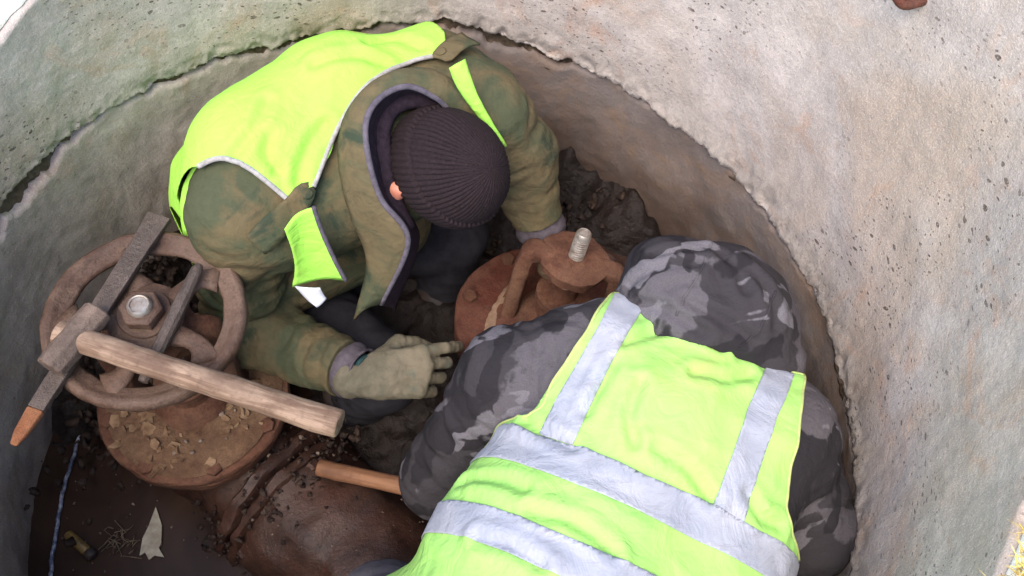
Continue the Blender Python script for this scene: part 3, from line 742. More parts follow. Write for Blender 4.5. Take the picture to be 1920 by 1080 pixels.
th2 = thing('hand_hammer', k0, 'tan wooden tool handle sticking out from under the grey sleeve over the pipe', 'hammer')
obj('tool_handle', (v, f), M_WOOD2, th2, bevel=0.003, auto=50)
v, f = tube([k1 + np.array([0.03, 0.06, 0.0]) * s for s in (-1, -0.9, 0.9, 1)], [0.018, 0.023, 0.023, 0.018], 8)
obj('tool_head', (v, f), M_HEAD, th2, smooth=False, bevel=0.003)

# ================================================================== THE TWO MEN
from mathutils.bvhtree import BVHTree
def bvh_of(V, F): return BVHTree.FromPolygons([Vector(v) for v in V], [tuple(int(i) for i in f) for f in F])
def hit(bvh, q):
    """bearing on the photograph -> point and normal on a cloth surface; with a third number: that distance instead"""
    p = at(q[0], q[1], q[2] if len(q) > 2 else 1.0)
    if len(q) > 2: return p, nrm(CAM_POS - p)
    h = bvh.ray_cast(Vector(CAM_POS), Vector(p - CAM_POS).normalized())
    if h[0] is None:                                     # bearing passes just beside the cloth: take its nearest point
        c = [bvh.find_nearest(Vector(at(q[0], q[1], d))) for d in np.linspace(1.05, 1.75, 36)]
        h = min(c, key=lambda r: r[3])
    return np.array(h[0]), np.array(h[1])
def tri_obj(name, V, T, mat, parent, solid=0.002):
    return obj(name, (V, T), mat, parent, solid=solid)
def sheet(name, left, right, mat, parent, n=16, m=10, bulge=0.006, thick=0.002, seed=0):
    """a hanging piece of cloth between two edges"""
    A = spline(left, n); B = spline(right, n); V = []
    for i in range(n):
        nn = nrm(np.cross(A[min(i + 1, n - 1)] - A[max(i - 1, 0)] + 1e-6, B[i] - A[i]));
        if nn[2] < 0: nn = -nn
        for j in range(m):
            t = j / (m - 1); V.append(A[i] * (1 - t) + B[i] * t + nn * bulge * math.sin(t * math.pi))
    V = np.array(V); V = V + np.array([0, 0, 1]) * (0.004 * fbm(V * 22 + seed, 3))[:, None]
    F = [(i * m + j, i * m + j + 1, (i + 1) * m + j + 1, (i + 1) * m + j) for i in range(n - 1) for j in range(m - 1)]
    return obj(name, (V, F), mat, parent, solid=thick)
def strip_on(name, bvh, pts, width, off, mat, parent, n=14, m=6, round_end=True, thick=0.003):
    C = spline([hit(bvh, p)[0] for p in pts], n); V = []
    Q = []
    for c in C:
        r = bvh.find_nearest(Vector(c)); Q.append((np.array(r[0]), np.array(r[1])))
    for i in range(n):
        t = nrm(C[min(i + 1, n - 1)] - C[max(i - 1, 0)]); s = nrm(np.cross(t, Q[i][1]))
        w_ = width * 0.5
        if round_end: w_ *= min(1, 0.55 + 0.45 * math.sqrt(max(0, 1 - max(0, (i - (n - 4)) / 3.0) ** 2)))
        for j in range(m):
            p = C[i] + s * w_ * (2 * j / (m - 1) - 1); r = bvh.find_nearest(Vector(p)); V.append(np.array(r[0]) + np.array(r[1]) * off)
    F = [(i * m + j, i * m + j + 1, (i + 1) * m + j + 1, (i + 1) * m + j) for i in range(n - 1) for j in range(m - 1)]
    return obj(name, (np.array(V), F), mat, parent, solid=thick)
def edge_on(name, bvh, pts, off, rad, mat, parent, n=60, px=True, flat=None):
    if px: C = spline([hit(bvh, p)[0] for p in pts], n)
    else: C = spline(pts, n)
    P = []; U = []
    for c in C:
        r = bvh.find_nearest(Vector(c)); P.append(np.array(r[0]) + np.array(r[1]) * off)
    return obj(name, tube(P, rad, 8), mat, parent)
def glove(name, W, F_, N_, mat, parent, curl=(0.5, 0.55, 0.6, 0.65), spread=0.10, thumb_in=0.3, sc=1.0, thumb_side=1, curl2=1.2):
    """a knitted glove: palm, four fingers of unequal length bent at the knuckles, a thumb leaving the side of the palm"""
    F_ = nrm(F_); N_ = nrm(np.asarray(N_) - F_ * (np.asarray(N_) @ F_)); T = np.cross(F_, N_) * thumb_side; W = np.asarray(W, float)
    S = Sdf(W - 0.22, W + 0.22, 0.0036)
    kn = [(0.094, 0.034), (0.098, 0.012), (0.092, -0.011), (0.083, -0.032)]
    ln = [(0.045, 0.028, 0.022), (0.050, 0.032, 0.024), (0.046, 0.029, 0.023), (0.036, 0.022, 0.020)]
    tips = []
    for i, (a, b) in enumerate(kn):
        k = W + sc * (F_ * a + T * b + N_ * (0.006 - 0.003 * abs(i - 1)))
        S.cone(W + sc * (F_ * 0.012 + T * b * 0.62), k, 0.0185 * sc, 0.0135 * sc, 0.016)
        p = k; ang = 0.0; fd = nrm(F_ + T * spread * (1 - i / 1.5))
        for j, l in enumerate(ln[i]):
            ang += curl[i] * (1.0, curl2, 0.7)[j]; d = fd * math.cos(ang) - N_ * math.sin(ang)
            q = p + d * l * sc; S.cone(p, q, (0.0112, 0.0106, 0.0100)[j] * sc, (0.0106, 0.0100, 0.0094)[j] * sc, 0.002); p = q
        tips.append(p)
    t0 = W + sc * (F_ * 0.022 + T * 0.026 - N_ * 0.006); t1 = W + sc * (F_ * 0.058 + T * 0.056 - N_ * (0.018 + 0.02 * thumb_in))
    t2 = t1 + sc * (F_ * 0.030 + T * (0.012 - 0.03 * thumb_in) - N_ * 0.012); t3 = t2 + sc * (F_ * 0.024 - T * 0.016 * thumb_in - N_ * 0.010)
    S.cone(t0, t1, 0.019 * sc, 0.0145 * sc, 0.012); S.cone(t1, t2, 0.0140 * sc, 0.0125 * sc, 0.004); S.cone(t2, t3, 0.0125 * sc, 0.0108 * sc, 0.004)
    S.cone(W - F_ * 0.030 * sc, W + F_ * 0.03 * sc, 0.032 * sc, 0.028 * sc, 0.02)
    v, f = S.net(); v = relax(v, f, 1); v = v + vnormals(v, f) * (0.0018 * fbm(v * 55, 3))[:, None]
    return obj(name, (v, f), mat, parent), tips
def man_body(root, spec, head, h=0.007):
    """the man under his clothes: one continuous figure"""
    S = Sdf(spec['lo'], spec['hi'], h)
    for a, b, ra, rb in spec['parts']: S.cone(a, b, ra, rb, 0.035)
    c, u, f, e = head                                   # centre, crown, face, right ear directions
    S.ell(c, (u, f, e), (0.115, 0.098, 0.078), 0.02)
    S.ell(c - u * 0.055 + f * 0.022, (u, f, e), (0.062, 0.070, 0.060), 0.03)      # jaw
    S.cone(c + f * 0.095 + u * 0.005, c + f * 0.112 - u * 0.028, 0.009, 0.014, 0.012)   # nose
    S.cone(c + f * 0.088 + u * 0.022 - e * 0.03, c + f * 0.088 + u * 0.022 + e * 0.03, 0.012, 0.012, 0.02)   # brow
    S.cone(c + f * 0.084 - u * 0.062 - e * 0.018, c + f * 0.084 - u * 0.062 + e * 0.018, 0.009, 0.009, 0.01)  # lips
    S.ell(c + f * 0.072 - u * 0.092, (u, f, e), (0.02, 0.022, 0.026), 0.02)                                   # chin
    for s in (-1, 1):
        S.ell(c + e * s * 0.089 - u * 0.050 - f * 0.012, (u, f, e), (0.036, 0.021, 0.013), 0.006)            # ears
        S.ell(c + f * 0.092 + e * s * 0.031 + u * 0.002, (u, f, e), (0.011, 0.012, 0.016), 0.006, 'sub')      # eye sockets
        S.ell(c + f * 0.086 + e * s * 0.031 + u * 0.002, (u, f, e), (0.0105, 0.0105, 0.0105), 0.003)
    v, ff = S.net(); v = relax(v, ff, 1)
    return obj('body', (v, ff), M_SKIN, root)
def boot(root, ankle, d, mat):
    d = nrm((d[0], d[1], 0)); a = np.asarray(ankle, float); S = Sdf(a - 0.26, a + 0.26, 0.007)
    S.cone(a + (0, 0, 0.10), a + (0, 0, -0.02), 0.058, 0.052, 0.02); S.cone(a + d * -0.03 + (0, 0, -0.045), a + d * 0.10 + (0, 0, -0.055), 0.045, 0.042, 0.03)
    S.cone(a + d * 0.10 + (0, 0, -0.055), a + d * 0.15 + (0, 0, -0.058), 0.042, 0.036, 0.02)
    v, f = S.net(); v[:, 2] = np.maximum(v[:, 2], a[2] - 0.09)
    return obj('boot', (relax(v, f, 1), f), mat, root)
A3 = lambda *v: np.array(v, float)

# ------------------------------------------------------------------ worker against the far wall
m1 = thing('person', (-0.10, 0.40, -0.62), 'worker in dark knit cap and plain yellow vest over olive jacket, crouching', 'person', 'men working in the well')
RS, RE, RW = at(455, 398, 1.52), at(452, 612, 1.74), at(648, 690, 1.64)
LS, LE, LW = A3(.140, .478, .125), at(968, 292, 1.66), at(1006, 405, 1.745)
HU, HF = nrm((.55, -.48, .64)), nrm((.47, -.47, -.75)); HE = np.cross(HF, HU); HC = at(838, 314, 1.475)
S1 = Sdf((-.56, .0, -.52), (.50, .80, .34), 0.006)
cols = {'R': [(A3(-.33, .40, -.40), .11), (A3(-.31, .46, -.10), .118), (A3(-.245, .415, .055), .104)],
        'C': [(A3(-.24, .48, -.40), .12), (A3(-.19, .555, -.08), .128), (A3(-.095, .515, .085), .112), (A3(-.01, .415, .105), .082)],
        'L': [(A3(-.13, .55, -.38), .11), (A3(-.05, .615, -.06), .118), (A3(.065, .560, .095), .100)]}
for c in cols.values(): S1.chain([p for p, _ in c], [r for _, r in c], 0.06)
S1.cone(cols['R'][2][0], RS, .104, .090, .05); S1.cone(cols['L'][2][0], LS, .10, .088, .05)
S1.cone(A3(-.19, .33, .01), A3(.05, .43, .05), .10, .095, .06); S1.cone(A3(-.24, .37, -.22), A3(-.05, .46, -.20), .11, .11, .06)
S1.cone(cols['R'][2][0], cols['C'][2][0], .108, .114, .05); S1.cone(RS, RE, .086, .076, .04); S1.cone(RE, RW, .075, .056, .03)
S1.cone(LS, LE, .088, .078, .04); S1.cone(LE, LW, .076, .054, .03)
def cut_end(S, p, d, r):                                                # square sleeve end
    d = nrm(d); S.cone(np.asarray(p) + d * (r * 1.02), np.asarray(p) + d * (r * 2.2), r * 1.02, r * 1.02, 0.004, 'sub')
v, f = S1.net(); N = vnormals(v, f)
fd = folds(v, [(RS, RE, .10, .013, 22, 2.0), (RE, RW, .075, .012, 26, 5.0), (LS, LE, .10, .012, 22, 8.0), (LE, LW, .07, .008, 22, 3.0), (RS, A3(-.05, .40, .0), .10, .006, 12, 9.)])
fd += 0.005 * fbm(v * 9, 3)
v = relax(v + N * fd[:, None], f, 1)
# square sleeve ends
for E0, E1 in ((RE, RW), (LE, LW)):
    d = nrm(E1 - E0); t = (v - E1) @ d; near = np.linalg.norm(v - E1 - t[:, None] * d, axis=1) < 0.09
    m = near & (t > 0.0) & (t < 0.12); v[m] -= d * (t[m, None] * 0.97)
jk = obj('jacket', (v, f), M_JACK1, m1)
bv1 = bvh_of(v, f)
# vest: the back piece, cut out of the cloth layer that lies over the jacket
B1 = S1.blur(3); vv, vf = B1.net(0.013); vN = vnormals(vv, vf)
vv = vv + vN * (0.005 * pnoise(vv * np.array([6, 6, 10]) + 3) + 0.006 * (0.35 - np.abs(pnoise(vv * np.array([11, 7, 9]) + 6))) + 0.0018 * pnoise(vv * 19))[:, None]
def crease1(V, N_, lines, amp, wid):
    d = np.zeros(len(V))
    for ln in lines:
        C = spline(ln, 24); best = np.full(len(V), 9.0)
        for c in C: best = np.minimum(best, np.linalg.norm(V - c, axis=1))
        d += -amp * np.exp(-(best / wid) ** 2) + 0.7 * amp * np.exp(-((best - 2.2 * wid) / (1.1 * wid)) ** 2)
    return V + N_ * d[:, None]
b0_ = bvh_of(vv, vf)
vv = crease1(vv, vN, [[hit(b0_, q)[0] for q in l] for l in ([(440, 290), (480, 240), (500, 190)], [(560, 340), (575, 280), (610, 230)], [(720, 120), (660, 105), (590, 120)], [(520, 320), (500, 285), (505, 250)], [(790, 90), (740, 75), (690, 80)])], 0.005, 0.009)
bvv1 = bvh_of(vv, vf)
N1 = nrm((-.25, .45, .86)); L1 = A3(.88, .44, .16); L1 = nrm(L1 - N1 * (L1 @ N1)); Q1 = np.cross(N1, L1); O1 = A3(-.09, .45, .10)
to1 = lambda P: np.stack([(np.atleast_2d(P) - O1) @ L1, (np.atleast_2d(P) - O1) @ Q1], 1)
vest1 = [(372, 312), (400, 299), (430, 299), (465, 314), (500, 340), (545, 378), (588, 350), (604, 310), (640, 228), (690, 158), (760, 120), (818, 104), (838, 92), (833, 60)]
arm_pts = [hit(bvv1, q)[0] for q in vest1]
poly1 = np.concatenate([to1(np.array(arm_pts)), np.array([[.20, .12], [.24, .40], [-.40, .40], [-.32, .02]])])
g1 = polysd(to1(vv), poly1); g1 = np.minimum(g1, (vv - O1) @ nrm((-.35, .5, .6)) + 0.16)
V2, T2 = clip(vv, vf, g1)
ve1 = tri_obj('vest', V2, T2, M_VEST1, m1)
vb = obj('vest_binding', tube([np.array(bvv1.find_nearest(Vector(c))[0]) for c in spline(arm_pts[:6], 50)], 0.0048, 8), M_BIND, m1)
vb2 = obj('vest_binding', tube([np.array(bvv1.find_nearest(Vector(c))[0]) for c in spline(arm_pts[6:12], 60)], 0.0042, 8), M_BIND, m1)
# vest front panels hanging forward of the shoulders
P = lambda *q: [at(*a) for a in q]
fp_r = P((588, 388, 1.385), (603, 432, 1.42), (626, 484, 1.455), (648, 526, 1.49))
sheet('vest_front_panel', P((534, 430, 1.385), (548, 470, 1.42), (553, 505, 1.455), (548, 538, 1.49)), fp_r, M_VEST1, m1, 18, 12, -0.010, seed=4)
obj('vest_binding', tube(spline(fp_r, 30), 0.004, 8), M_PIPING, m1)
sheet('vest_label', P((552, 535, 1.50), (575, 560, 1.52), (594, 577, 1.53)), P((600, 540, 1.50), (607, 552, 1.52), (612, 558, 1.53)), plain('white label', lin(226, 228, 236), lin(206, 208, 216), 0.7, 30), m1, 8, 6, 0.003)
fl_r = P((872, 108, 1.405), (888, 160, 1.42), (915, 215, 1.45), (950, 272, 1.49))
sheet('vest_front_panel', P((842, 128, 1.405), (856, 160, 1.42), (893, 215, 1.45), (946, 272, 1.49)), fl_r, M_VEST1, m1, 18, 8, 0.004, seed=9)
sheet('vest_side_panel', P((372, 300, 1.46), (344, 345, 1.49), (338, 395, 1.52), (344, 445, 1.56)), P((384, 305, 1.47), (368, 345, 1.50), (362, 392, 1.52), (360, 445, 1.56)), M_VEST1, m1, 16, 6, 0.004, seed=2)
# shoulder straps
ep = strip_on('shoulder_strap', bv1, [(478, 452), (510, 424), (545, 390), (584, 352)], 0.043, 0.019, M_JACK1, m1, thick=0.004)
ep2 = strip_on('shoulder_strap', bv1, [(876, 92), (858, 98), (842, 110), (830, 126)], 0.045, 0.020, M_JACK1, m1, thick=0.004)
for q in ((571, 364), (832, 116)):
    p, nn = hit(bv1, q); obj('strap_button', xf(lathe([(0.002, 0.0), (0.009, 0.0), (0.010, 0.003), (0.008, 0.004), (0.002, 0.003)], 20), frame(p + nn * 0.021, (1, 0, 0), nn)), M_JACK1, m1)
# collar with dark lining
cb = P((664, 600, 1.60), (688, 490, 1.52), (656, 400, 1.455), (636, 300, 1.42), (648, 218, 1.41), (700, 156, 1.42), (780, 130, 1.44), (850, 152, 1.455), (905, 205, 1.49), (940, 280, 1.55))
ce = P((715, 570, 1.57), (765, 452, 1.46), (714, 372, 1.41), (690, 292, 1.375), (687, 226, 1.365), (714, 182, 1.37), (762, 162, 1.385), (808, 178, 1.41), (840, 205, 1.44), (880, 270, 1.50))
ci = P((740, 580, 1.66), (785, 450, 1.58), (752, 372, 1.54), (737, 300, 1.51), (733, 245, 1.50), (750, 212, 1.50), (782, 196, 1.51), (812, 204, 1.52), (840, 225, 1.55), (870, 280, 1.58))
def loft(name, A, B, mat, parent, n=70, m=10, bulge=0.0, seed=0, thick=0.003):
    a = spline(A, n); b = spline(B, n); V = []
    for i in range(n):
        for j in range(m):
            t = j / (m - 1); p = a[i] * (1 - t) + b[i] * t; p = p + nrm(CAM_POS - p) * 0 + A3(0, 0, 1) * bulge * math.sin(t * math.pi)
            V.append(p)
    V = np.array(V); V = V + A3(.5, .3, .8) * (0.0035 * fbm(V * 24 + seed, 3))[:, None]
    return obj(name, (V, [(i * m + j, i * m + j + 1, (i + 1) * m + j + 1, (i + 1) * m + j) for i in range(n - 1) for j in range(m - 1)]), mat, parent, solid=thick)
loft('collar', cb, ce, M_JACK1, m1, bulge=0.018, thick=0.005)
loft('collar_lining', ce, ci, M_LINING, m1, bulge=0.0, seed=3)
obj('collar_piping', tube(spline(ce, 80), 0.0052, 8), M_PIPING, m1)
hi_ = [c + nrm(HC - c) * 0.012 + A3(0, 0, -0.03) for c in ci]
inn = P((760, 430, 1.50), (733, 372, 1.47), (716, 300, 1.44), (712, 240, 1.435), (733, 200, 1.44), (772, 184, 1.45), (812, 192, 1.47))
obj('hoodie_neck', tube(spline(inn, 50), [(0.020, 0.016)] * 50, 12), M_LINING, m1)
# knit cap
def beanie(c, u, fdir, e, mat, root):
    n, m = 384, 72; V = []; lobes = 62
    for j in range(m):
        s = j / (m - 1)
        for k in range(n):
            a = 2 * math.pi * k / n; ph = s * math.radians(106 - 12 * math.cos(a) - 4 * abs(math.sin(a)))   # higher over brow and ears
            r = math.sin(ph); z = math.cos(ph)
            rib = math.cos(lobes * a + 0.9 * math.sin(3 * a + 4 * s) + 0.5 * math.sin(7 * a)) * 0.0015 * min(1, r * 1.3) + 0.0008 * math.cos(lobes * a * 0.5) * (1 - min(1, r * 1.6))
            R_ = A3(0.104, 0.088, 0.115) * (1.0 + 0.05 * min(1, max(0, (s - 0.735) / 0.012)) - 0.03 * math.exp(-((s - 0.725) / 0.010) ** 2))
            d = fdir * math.cos(a) * r * (R_[0] + rib) + e * math.sin(a) * r * (R_[1] + rib) + u * z * (R_[2] + rib)
            tilt = 0.0                              # sits lower on the nape
            V.append(c + d + u * (tilt + 0.006))
    V = np.array(V); V = V + (V - c) * (0.025 * pnoise(V * 13))[:, None]
    F = [(j * n + k, (j + 1) * n + k, (j + 1) * n + (k + 1) % n, j * n + (k + 1) % n) for j in range(m - 1) for k in range(n)]
    o = obj('knit_cap', (V, F), mat, root, solid=0.004)
    return o
beanie(HC, HU, HF, HE, M_BEANIE, m1)
# cuffs and gloves
for E0, E1, r_, L_ in ((RE, RW, 0.049, 0.040), (LE, LW, 0.048, 0.066)):
    d = nrm(E1 - E0); pth = [E1 + d * (-0.03 + (L_ + 0.03) * k / 10) for k in range(11)]
    vq, fq = tube(pth, [r_ + 0.003 * math.sin(k * 1.3) for k in range(11)], 32, cap=False)
    vq = vq + 0.003 * np.stack([fbm(vq * 30, 3), fbm(vq * 30 + 4, 3), fbm(vq * 30 + 8, 3)], 1)
    obj('cuff', (vq, fq), M_CUFF, m1, solid=0.004)
    vq, fq = tube([E1 + d * (L_ - 0.006), E1 + d * (L_ + 0.006)], r_ - 0.010, 32, cap=False); obj('glove_hem', (vq, fq), M_TEAL, m1, solid=0.003)
d = nrm(RW - RE); gw = RW + d * 0.055
glove('glove', gw, nrm(at(842, 692, 1.66) - gw), nrm((-.1, -.35, .9)), M_GLOVE, m1, (0.34, 0.62, 0.74, 0.82), 0.09, 0.5, 1.13, -1)
d = nrm(LW - LE); gl = LW + d * 0.042
glove('glove', gl, nrm(at(1056, 474, 1.80) - gl), nrm((.35, .1, .9)), M_GLOVE2, m1, (0.5, 0.55, 0.6, 0.65), 0.02, 0.6, 0.92, 1)
# trousers, boots, the man himself
RK, LK = at(715, 700, 1.80), at(850, 440, 1.99); RA, LA = A3(-.13, .20, -.62), A3(.08, .44, -.62)
RH, LH = A3(-.29, .41, -.42), A3(-.15, .53, -.42)
St = Sdf((-.50, .0, -.76), (.34, .76, -.12), 0.008)
St.cone(RH, LH, .125, .125, .04)
St.cone(RH, RK, .115, .080, .04); St.cone(RK, RA, .078, .066, .03); St.cone(LH, LK, .11, .076, .04); St.cone(LK, LA, .075, .066, .03)
v, f = St.net(); v = v + vnormals(v, f) * (folds(v, [(RH, RK, .10, .010, 14, 1.), (RK, RA, .08, .010, 16, 2.), (LH, LK, .10, .010, 14, 3.), (LK, LA, .08, .01, 16, 4.)]))[:, None]
obj('trousers', (relax(v, f, 1), f), M_TROUSER, m1)
boot(m1, RA, RK - RA, M_BOOT); boot(m1, LA, LK - LA, M_BOOT)
NB = cols['C'][3][0]
spec1 = dict(lo=(-.50, -.02, -.76), hi=(.48, .76, .36), parts=[
    (A3(-.24, .48, -.40), A3(-.17, .50, -.05), .11, .10), (A3(-.17, .50, -.05), A3(-.06, .44, .07), .10, .09), (A3(-.06, .44, .07), HC - HU * 0.07 - HF * 0.02, .05, .052),
    (RS - A3(0, 0, .05), LS - A3(0, 0, .05), .045, .045), (RS, RE, .05, .042), (RE, RW + d * 0, .04, .028), (RW, gw, .027, .026), (LS, LE, .05, .042), (LE, LW, .04, .028), (LW, gl, .027, .026),
    (RH, LH, .09, .09), (RH, RK, .075, .05), (RK, RA, .05, .038), (LH, LK, .075, .05), (LK, LA, .05, .038), (RA, RA + A3(.08, -.03, -.05), .036, .03), (LA, LA + A3(.08, 0, -.05), .036, .03)])
man_body(m1, spec1, (HC, HU, HF, HE))

# ------------------------------------------------------------------ worker bent over in the foreground
m2 = thing('person', (0.20, -0.42, -0.62), 'worker with grey camouflage hood bent double, back turned, in lime vest with silver stripes', 'person', 'men working in the well')
LS2, LE2, LW2 = A3(.340, .030, .045), at(955, 705, 1.45), at(822, 900, 1.60)
RS2, RE2, RW2 = A3(.630, -.100, .020), A3(.695, -.235, -.10), A3(.60, -.10, -.32)
S2 = Sdf((-.14, -.74, -.42), (.82, .26, .26), 0.006)
c2 = {'L': [(A3(.07, -.52, -.02), .120), (A3(.195, -.285, -.010), .118), (A3(.335, -.025, .035), .098)],
      'C': [(A3(.13, -.54, .00), .150), (A3(.265, -.325, .010), .150), (A3(.430, -.090, .035), .125), (A3(.490, -.005, .050), .085)],
      'R': [(A3(.28, -.60, -.03), .120), (A3(.420, -.405, -.020), .128), (A3(.575, -.125, .030), .102)]}
for c in c2.values(): S2.chain([p for p, _ in c], [r for _, r in c], 0.07)
S2.cone(c2['L'][2][0], LS2, .098, .088, .05); S2.cone(c2['R'][2][0], RS2, .104, .09, .05)
D_t = S2.D.copy(); S2.cone(LS2, LE2, .086, .076, .04); S2.cone(LE2, LW2, .080, .074, .03); S2.cone(RS2, RE2, .092, .086, .04); S2.cone(RE2, RW2, .084, .062, .03)
S2.cone(A3(.06, -.40, -.12), A3(.25, -.52, -.12), .12, .12, .05)
v, f = S2.net(); N = vnormals(v, f)
fd = folds(v, [(LS2, LE2, .10, .014, 18, 2.5), (LE2, LW2, .085, .012, 18, 6.0), (RS2, RE2, .10, .014, 18, 3.5), (RE2, RW2, .08, .010, 18, 1.0)]) + 0.004 * fbm(v * 9 + 4, 3)
v = relax(v + N * fd[:, None], f, 1); obj('jacket', (v, f), M_JACK2, m2); bv2 = bvh_of(v, f)
# hood
HC2 = at(1326, 572, 1.44); e1 = nrm(at(1490, 640, 1.44) - at(1160, 520, 1.44)); e2 = nrm(CAM_POS - HC2); e2 = nrm(e2 - e1 * (e1 @ e2)); e3 = np.cross(e1, e2)
Sh = Sdf(HC2 - 0.27, HC2 + 0.27, 0.006)
Sh.ell(HC2, (e1, e2, e3), (.143, .108, .105), .02); Sh.cone(HC2 - e3 * 0.03 * 0, at(1300, 650, 1.43), .085, .09, .05); Sh.cone(HC2 + e1 * 0.06, at(1420, 670, 1.44), .085, .075, .04); Sh.cone(HC2 - e1 * 0.07, at(1215, 590, 1.45), .075, .07, .04)
v, f = Sh.net(); N = vnormals(v, f); v = v + N * (0.010 * pnoise(v * 9 + 2) + 0.012 * (0.4 - np.abs(pnoise(v * np.array([9, 14, 11]) + 1))))[:, None]; v = relax(v, f, 1)
b0_ = bvh_of(v, f)
v = crease1(v, vnormals(v, f), [[hit(b0_, q)[0] for q in l] for l in ([(1180, 535), (1240, 500), (1310, 492)], [(1285, 565), (1350, 598), (1415, 640)], [(1395, 495), (1440, 545), (1455, 610)], [(1200, 566), (1260, 585), (1320, 625)], [(1340, 470), (1380, 500), (1400, 545)], [(1225, 480), (1270, 470), (1320, 468)])], 0.006, 0.008)
hood = obj('hood', (v, f), M_JACK2, m2); bvh2 = bvh_of(v, f)
for pts in ([(1335, 455), (1318, 500), (1290, 548), (1268, 592)], [(1455, 545), (1438, 590), (1412, 630), (1385, 650)]):
    C = spline([hit(bvh2, q)[0] for q in pts], 24); obj('hood_seam', tube([np.array(bvh2.find_nearest(Vector(c))[0]) for c in C], 0.0022, 6), M_JACK2, hood)
# vest with reflective tape
D_full = S2.D; S2.D = D_t; S2.cone(LS2, LS2 + (LE2 - LS2) * 0.30, .090, .088, .04); S2.cone(RS2, RS2 + (RE2 - RS2) * 0.35, .092, .09, .04)
S2.cone(A3(.06, -.40, -.12), A3(.25, -.52, -.12), .12, .12, .05)
B2 = S2.blur(3); wv2, wf2 = B2.net(0.013); wN = vnormals(wv2, wf2)
AX = nrm((.42, .52, .0)); LX = A3(.90, -.42, 0); N2 = A3(0, 0, 1.0); LX = nrm(LX - AX * (LX @ AX)); O2 = A3(.30, -.27, .12)
to2 = lambda P_: np.stack([(np.atleast_2d(P_) - O2) @ LX, (np.atleast_2d(P_) - O2) @ AX], 1)
def dispv(V):
    q = to2(V); q3 = np.stack([q[:, 0] * 4, q[:, 1] * 9, V[:, 2] * 4], 1)
    return 0.007 * pnoise(q3 + 3) + 0.007 * (0.4 - np.abs(pnoise(q3 * 1.7 + 9))) + 0.0015 * pnoise(V * 30)
def crease(V, N_, lines, amp, wid):
    """press narrow fold lines into cloth"""
    d = np.zeros(len(V))
    for ln in lines:
        C = spline(ln, 24); best = np.full(len(V), 9.0)
        for c in C: best = np.minimum(best, np.linalg.norm(V - c, axis=1))
        d += -amp * np.exp(-(best / wid) ** 2) + 0.7 * amp * np.exp(-((best - 2.2 * wid) / (1.1 * wid)) ** 2)
    return V + N_ * d[:, None]
b0_ = bvh_of(wv2, wf2); T3 = lambda L_: [[hit(b0_, q)[0] for q in l] for l in L_]
CR2 = T3([[(1150, 685), (1120, 738), (1098, 775)], [(1172, 642), (1250, 624), (1345, 655)], [(1300, 700), (1360, 712), (1405, 705)], [(900, 1012), (960, 1028), (1015, 1060)],
          [(1395, 925), (1425, 970), (1455, 985)], [(1075, 838), (1030, 815), (985, 790)], [(870, 905), (930, 900), (985, 915)], [(1000, 960), (1080, 980), (1150, 1035)], [(1230, 840), (1290, 880), (1330, 935)], [(1200, 720), (1180, 780), (1190, 830)]])
wv2 = crease(wv2, wN, CR2, 0.0065, 0.0085)
wv2 = wv2 + wN * dispv(wv2)[:, None]; bvv2 = bvh_of(wv2, wf2)
H2 = lambda L_: to2(np.array([hit(bvv2, q)[0] for q in L_]))
neck2 = [(1150, 550), (1215, 573), (1300, 612), (1380, 652), (1432, 684), (1508, 704)]
rarm2 = [(1508, 704), (1503, 760), (1490, 850), (1479, 900), (1476, 960), (1488, 1010), (1500, 1052)]
larm2 = [(898, 834), (925, 809), (1000, 772), (1040, 710), (1100, 622), (1150, 550)]
a_ = H2(neck2); b_ = H2(rarm2); c_ = H2(larm2)
poly2 = np.concatenate([a_, b_[1:], [b_[-1] + [.10, -.10], [.40, -.42], [-.42, -.42], c_[0] + [-.16, -.06], c_[0] + [-.05, 0]], c_[:-1]])
g2 = polysd(to2(wv2), poly2)
V2, T2 = clip(wv2, wf2, np.minimum(g2, wv2[:, 2] + 0.16)); vest2 = tri_obj('vest', V2, T2, M_VEST2, m2)
for E_, mt in ((neck2, M_BINDY), (rarm2, M_BINDY), (larm2, M_BINDY)):
    C = spline([hit(bvv2, q)[0] for q in E_], 60)
    obj('vest_binding', tube([np.array(bvv2.find_nearest(Vector(c))[0]) for c in C], 0.0026, 8), mt, m2)
tN = vnormals(wv2, wf2)[:, 2]; tv = wv2 + vnormals(wv2, wf2) * 0.0028
def tape(poly, zmin=-0.14):
    q = to2(tv); g = np.minimum(np.minimum(polysd(q, poly), polysd(q, poly2) - 0.003), 0.03 * (tN + 0.3))
    V_, T_ = clip(tv, wf2, g); return obj('reflective_tape', (V_, T_), M_TAPE, vest2, solid=0.0016)
def band(top, bot):
    t = H2(top); b = H2(bot); ext = lambda e, i, k: e[i] + (e[i] - e[k]) * 6
    tape(np.concatenate([[t[0] + nrm(t[0] - t[1]) * .25], t, [t[-1] + nrm(t[-1] - t[-2]) * .25], [b[-1] + nrm(b[-1] - b[-2]) * .25], b[::-1], [b[0] + nrm(b[0] - b[1]) * .25]]))
tape(H2([(1153, 551), (1211, 571), (1180, 620), (1145, 683), (1100, 775), (1073, 836), (1010, 815), (1045, 745), (1085, 677), (1122, 612)]))
tape(H2([(1437, 684), (1488, 703), (1475, 740), (1455, 785), (1420, 890), (1392, 985), (1336, 952), (1368, 865), (1401, 767), (1422, 720)]))
band([(925, 802), (1001, 815), (1109, 845), (1211, 893), (1338, 947), (1422, 996), (1482, 1034)], [(900, 860), (989, 875), (1085, 911), (1211, 965), (1332, 1026), (1422, 1074)])
band([(858, 940), (929, 953), (1013, 986), (1121, 1032), (1217, 1074)], [(835, 1002), (870, 1007), (941, 1032), (1037, 1074), (1100, 1105)])
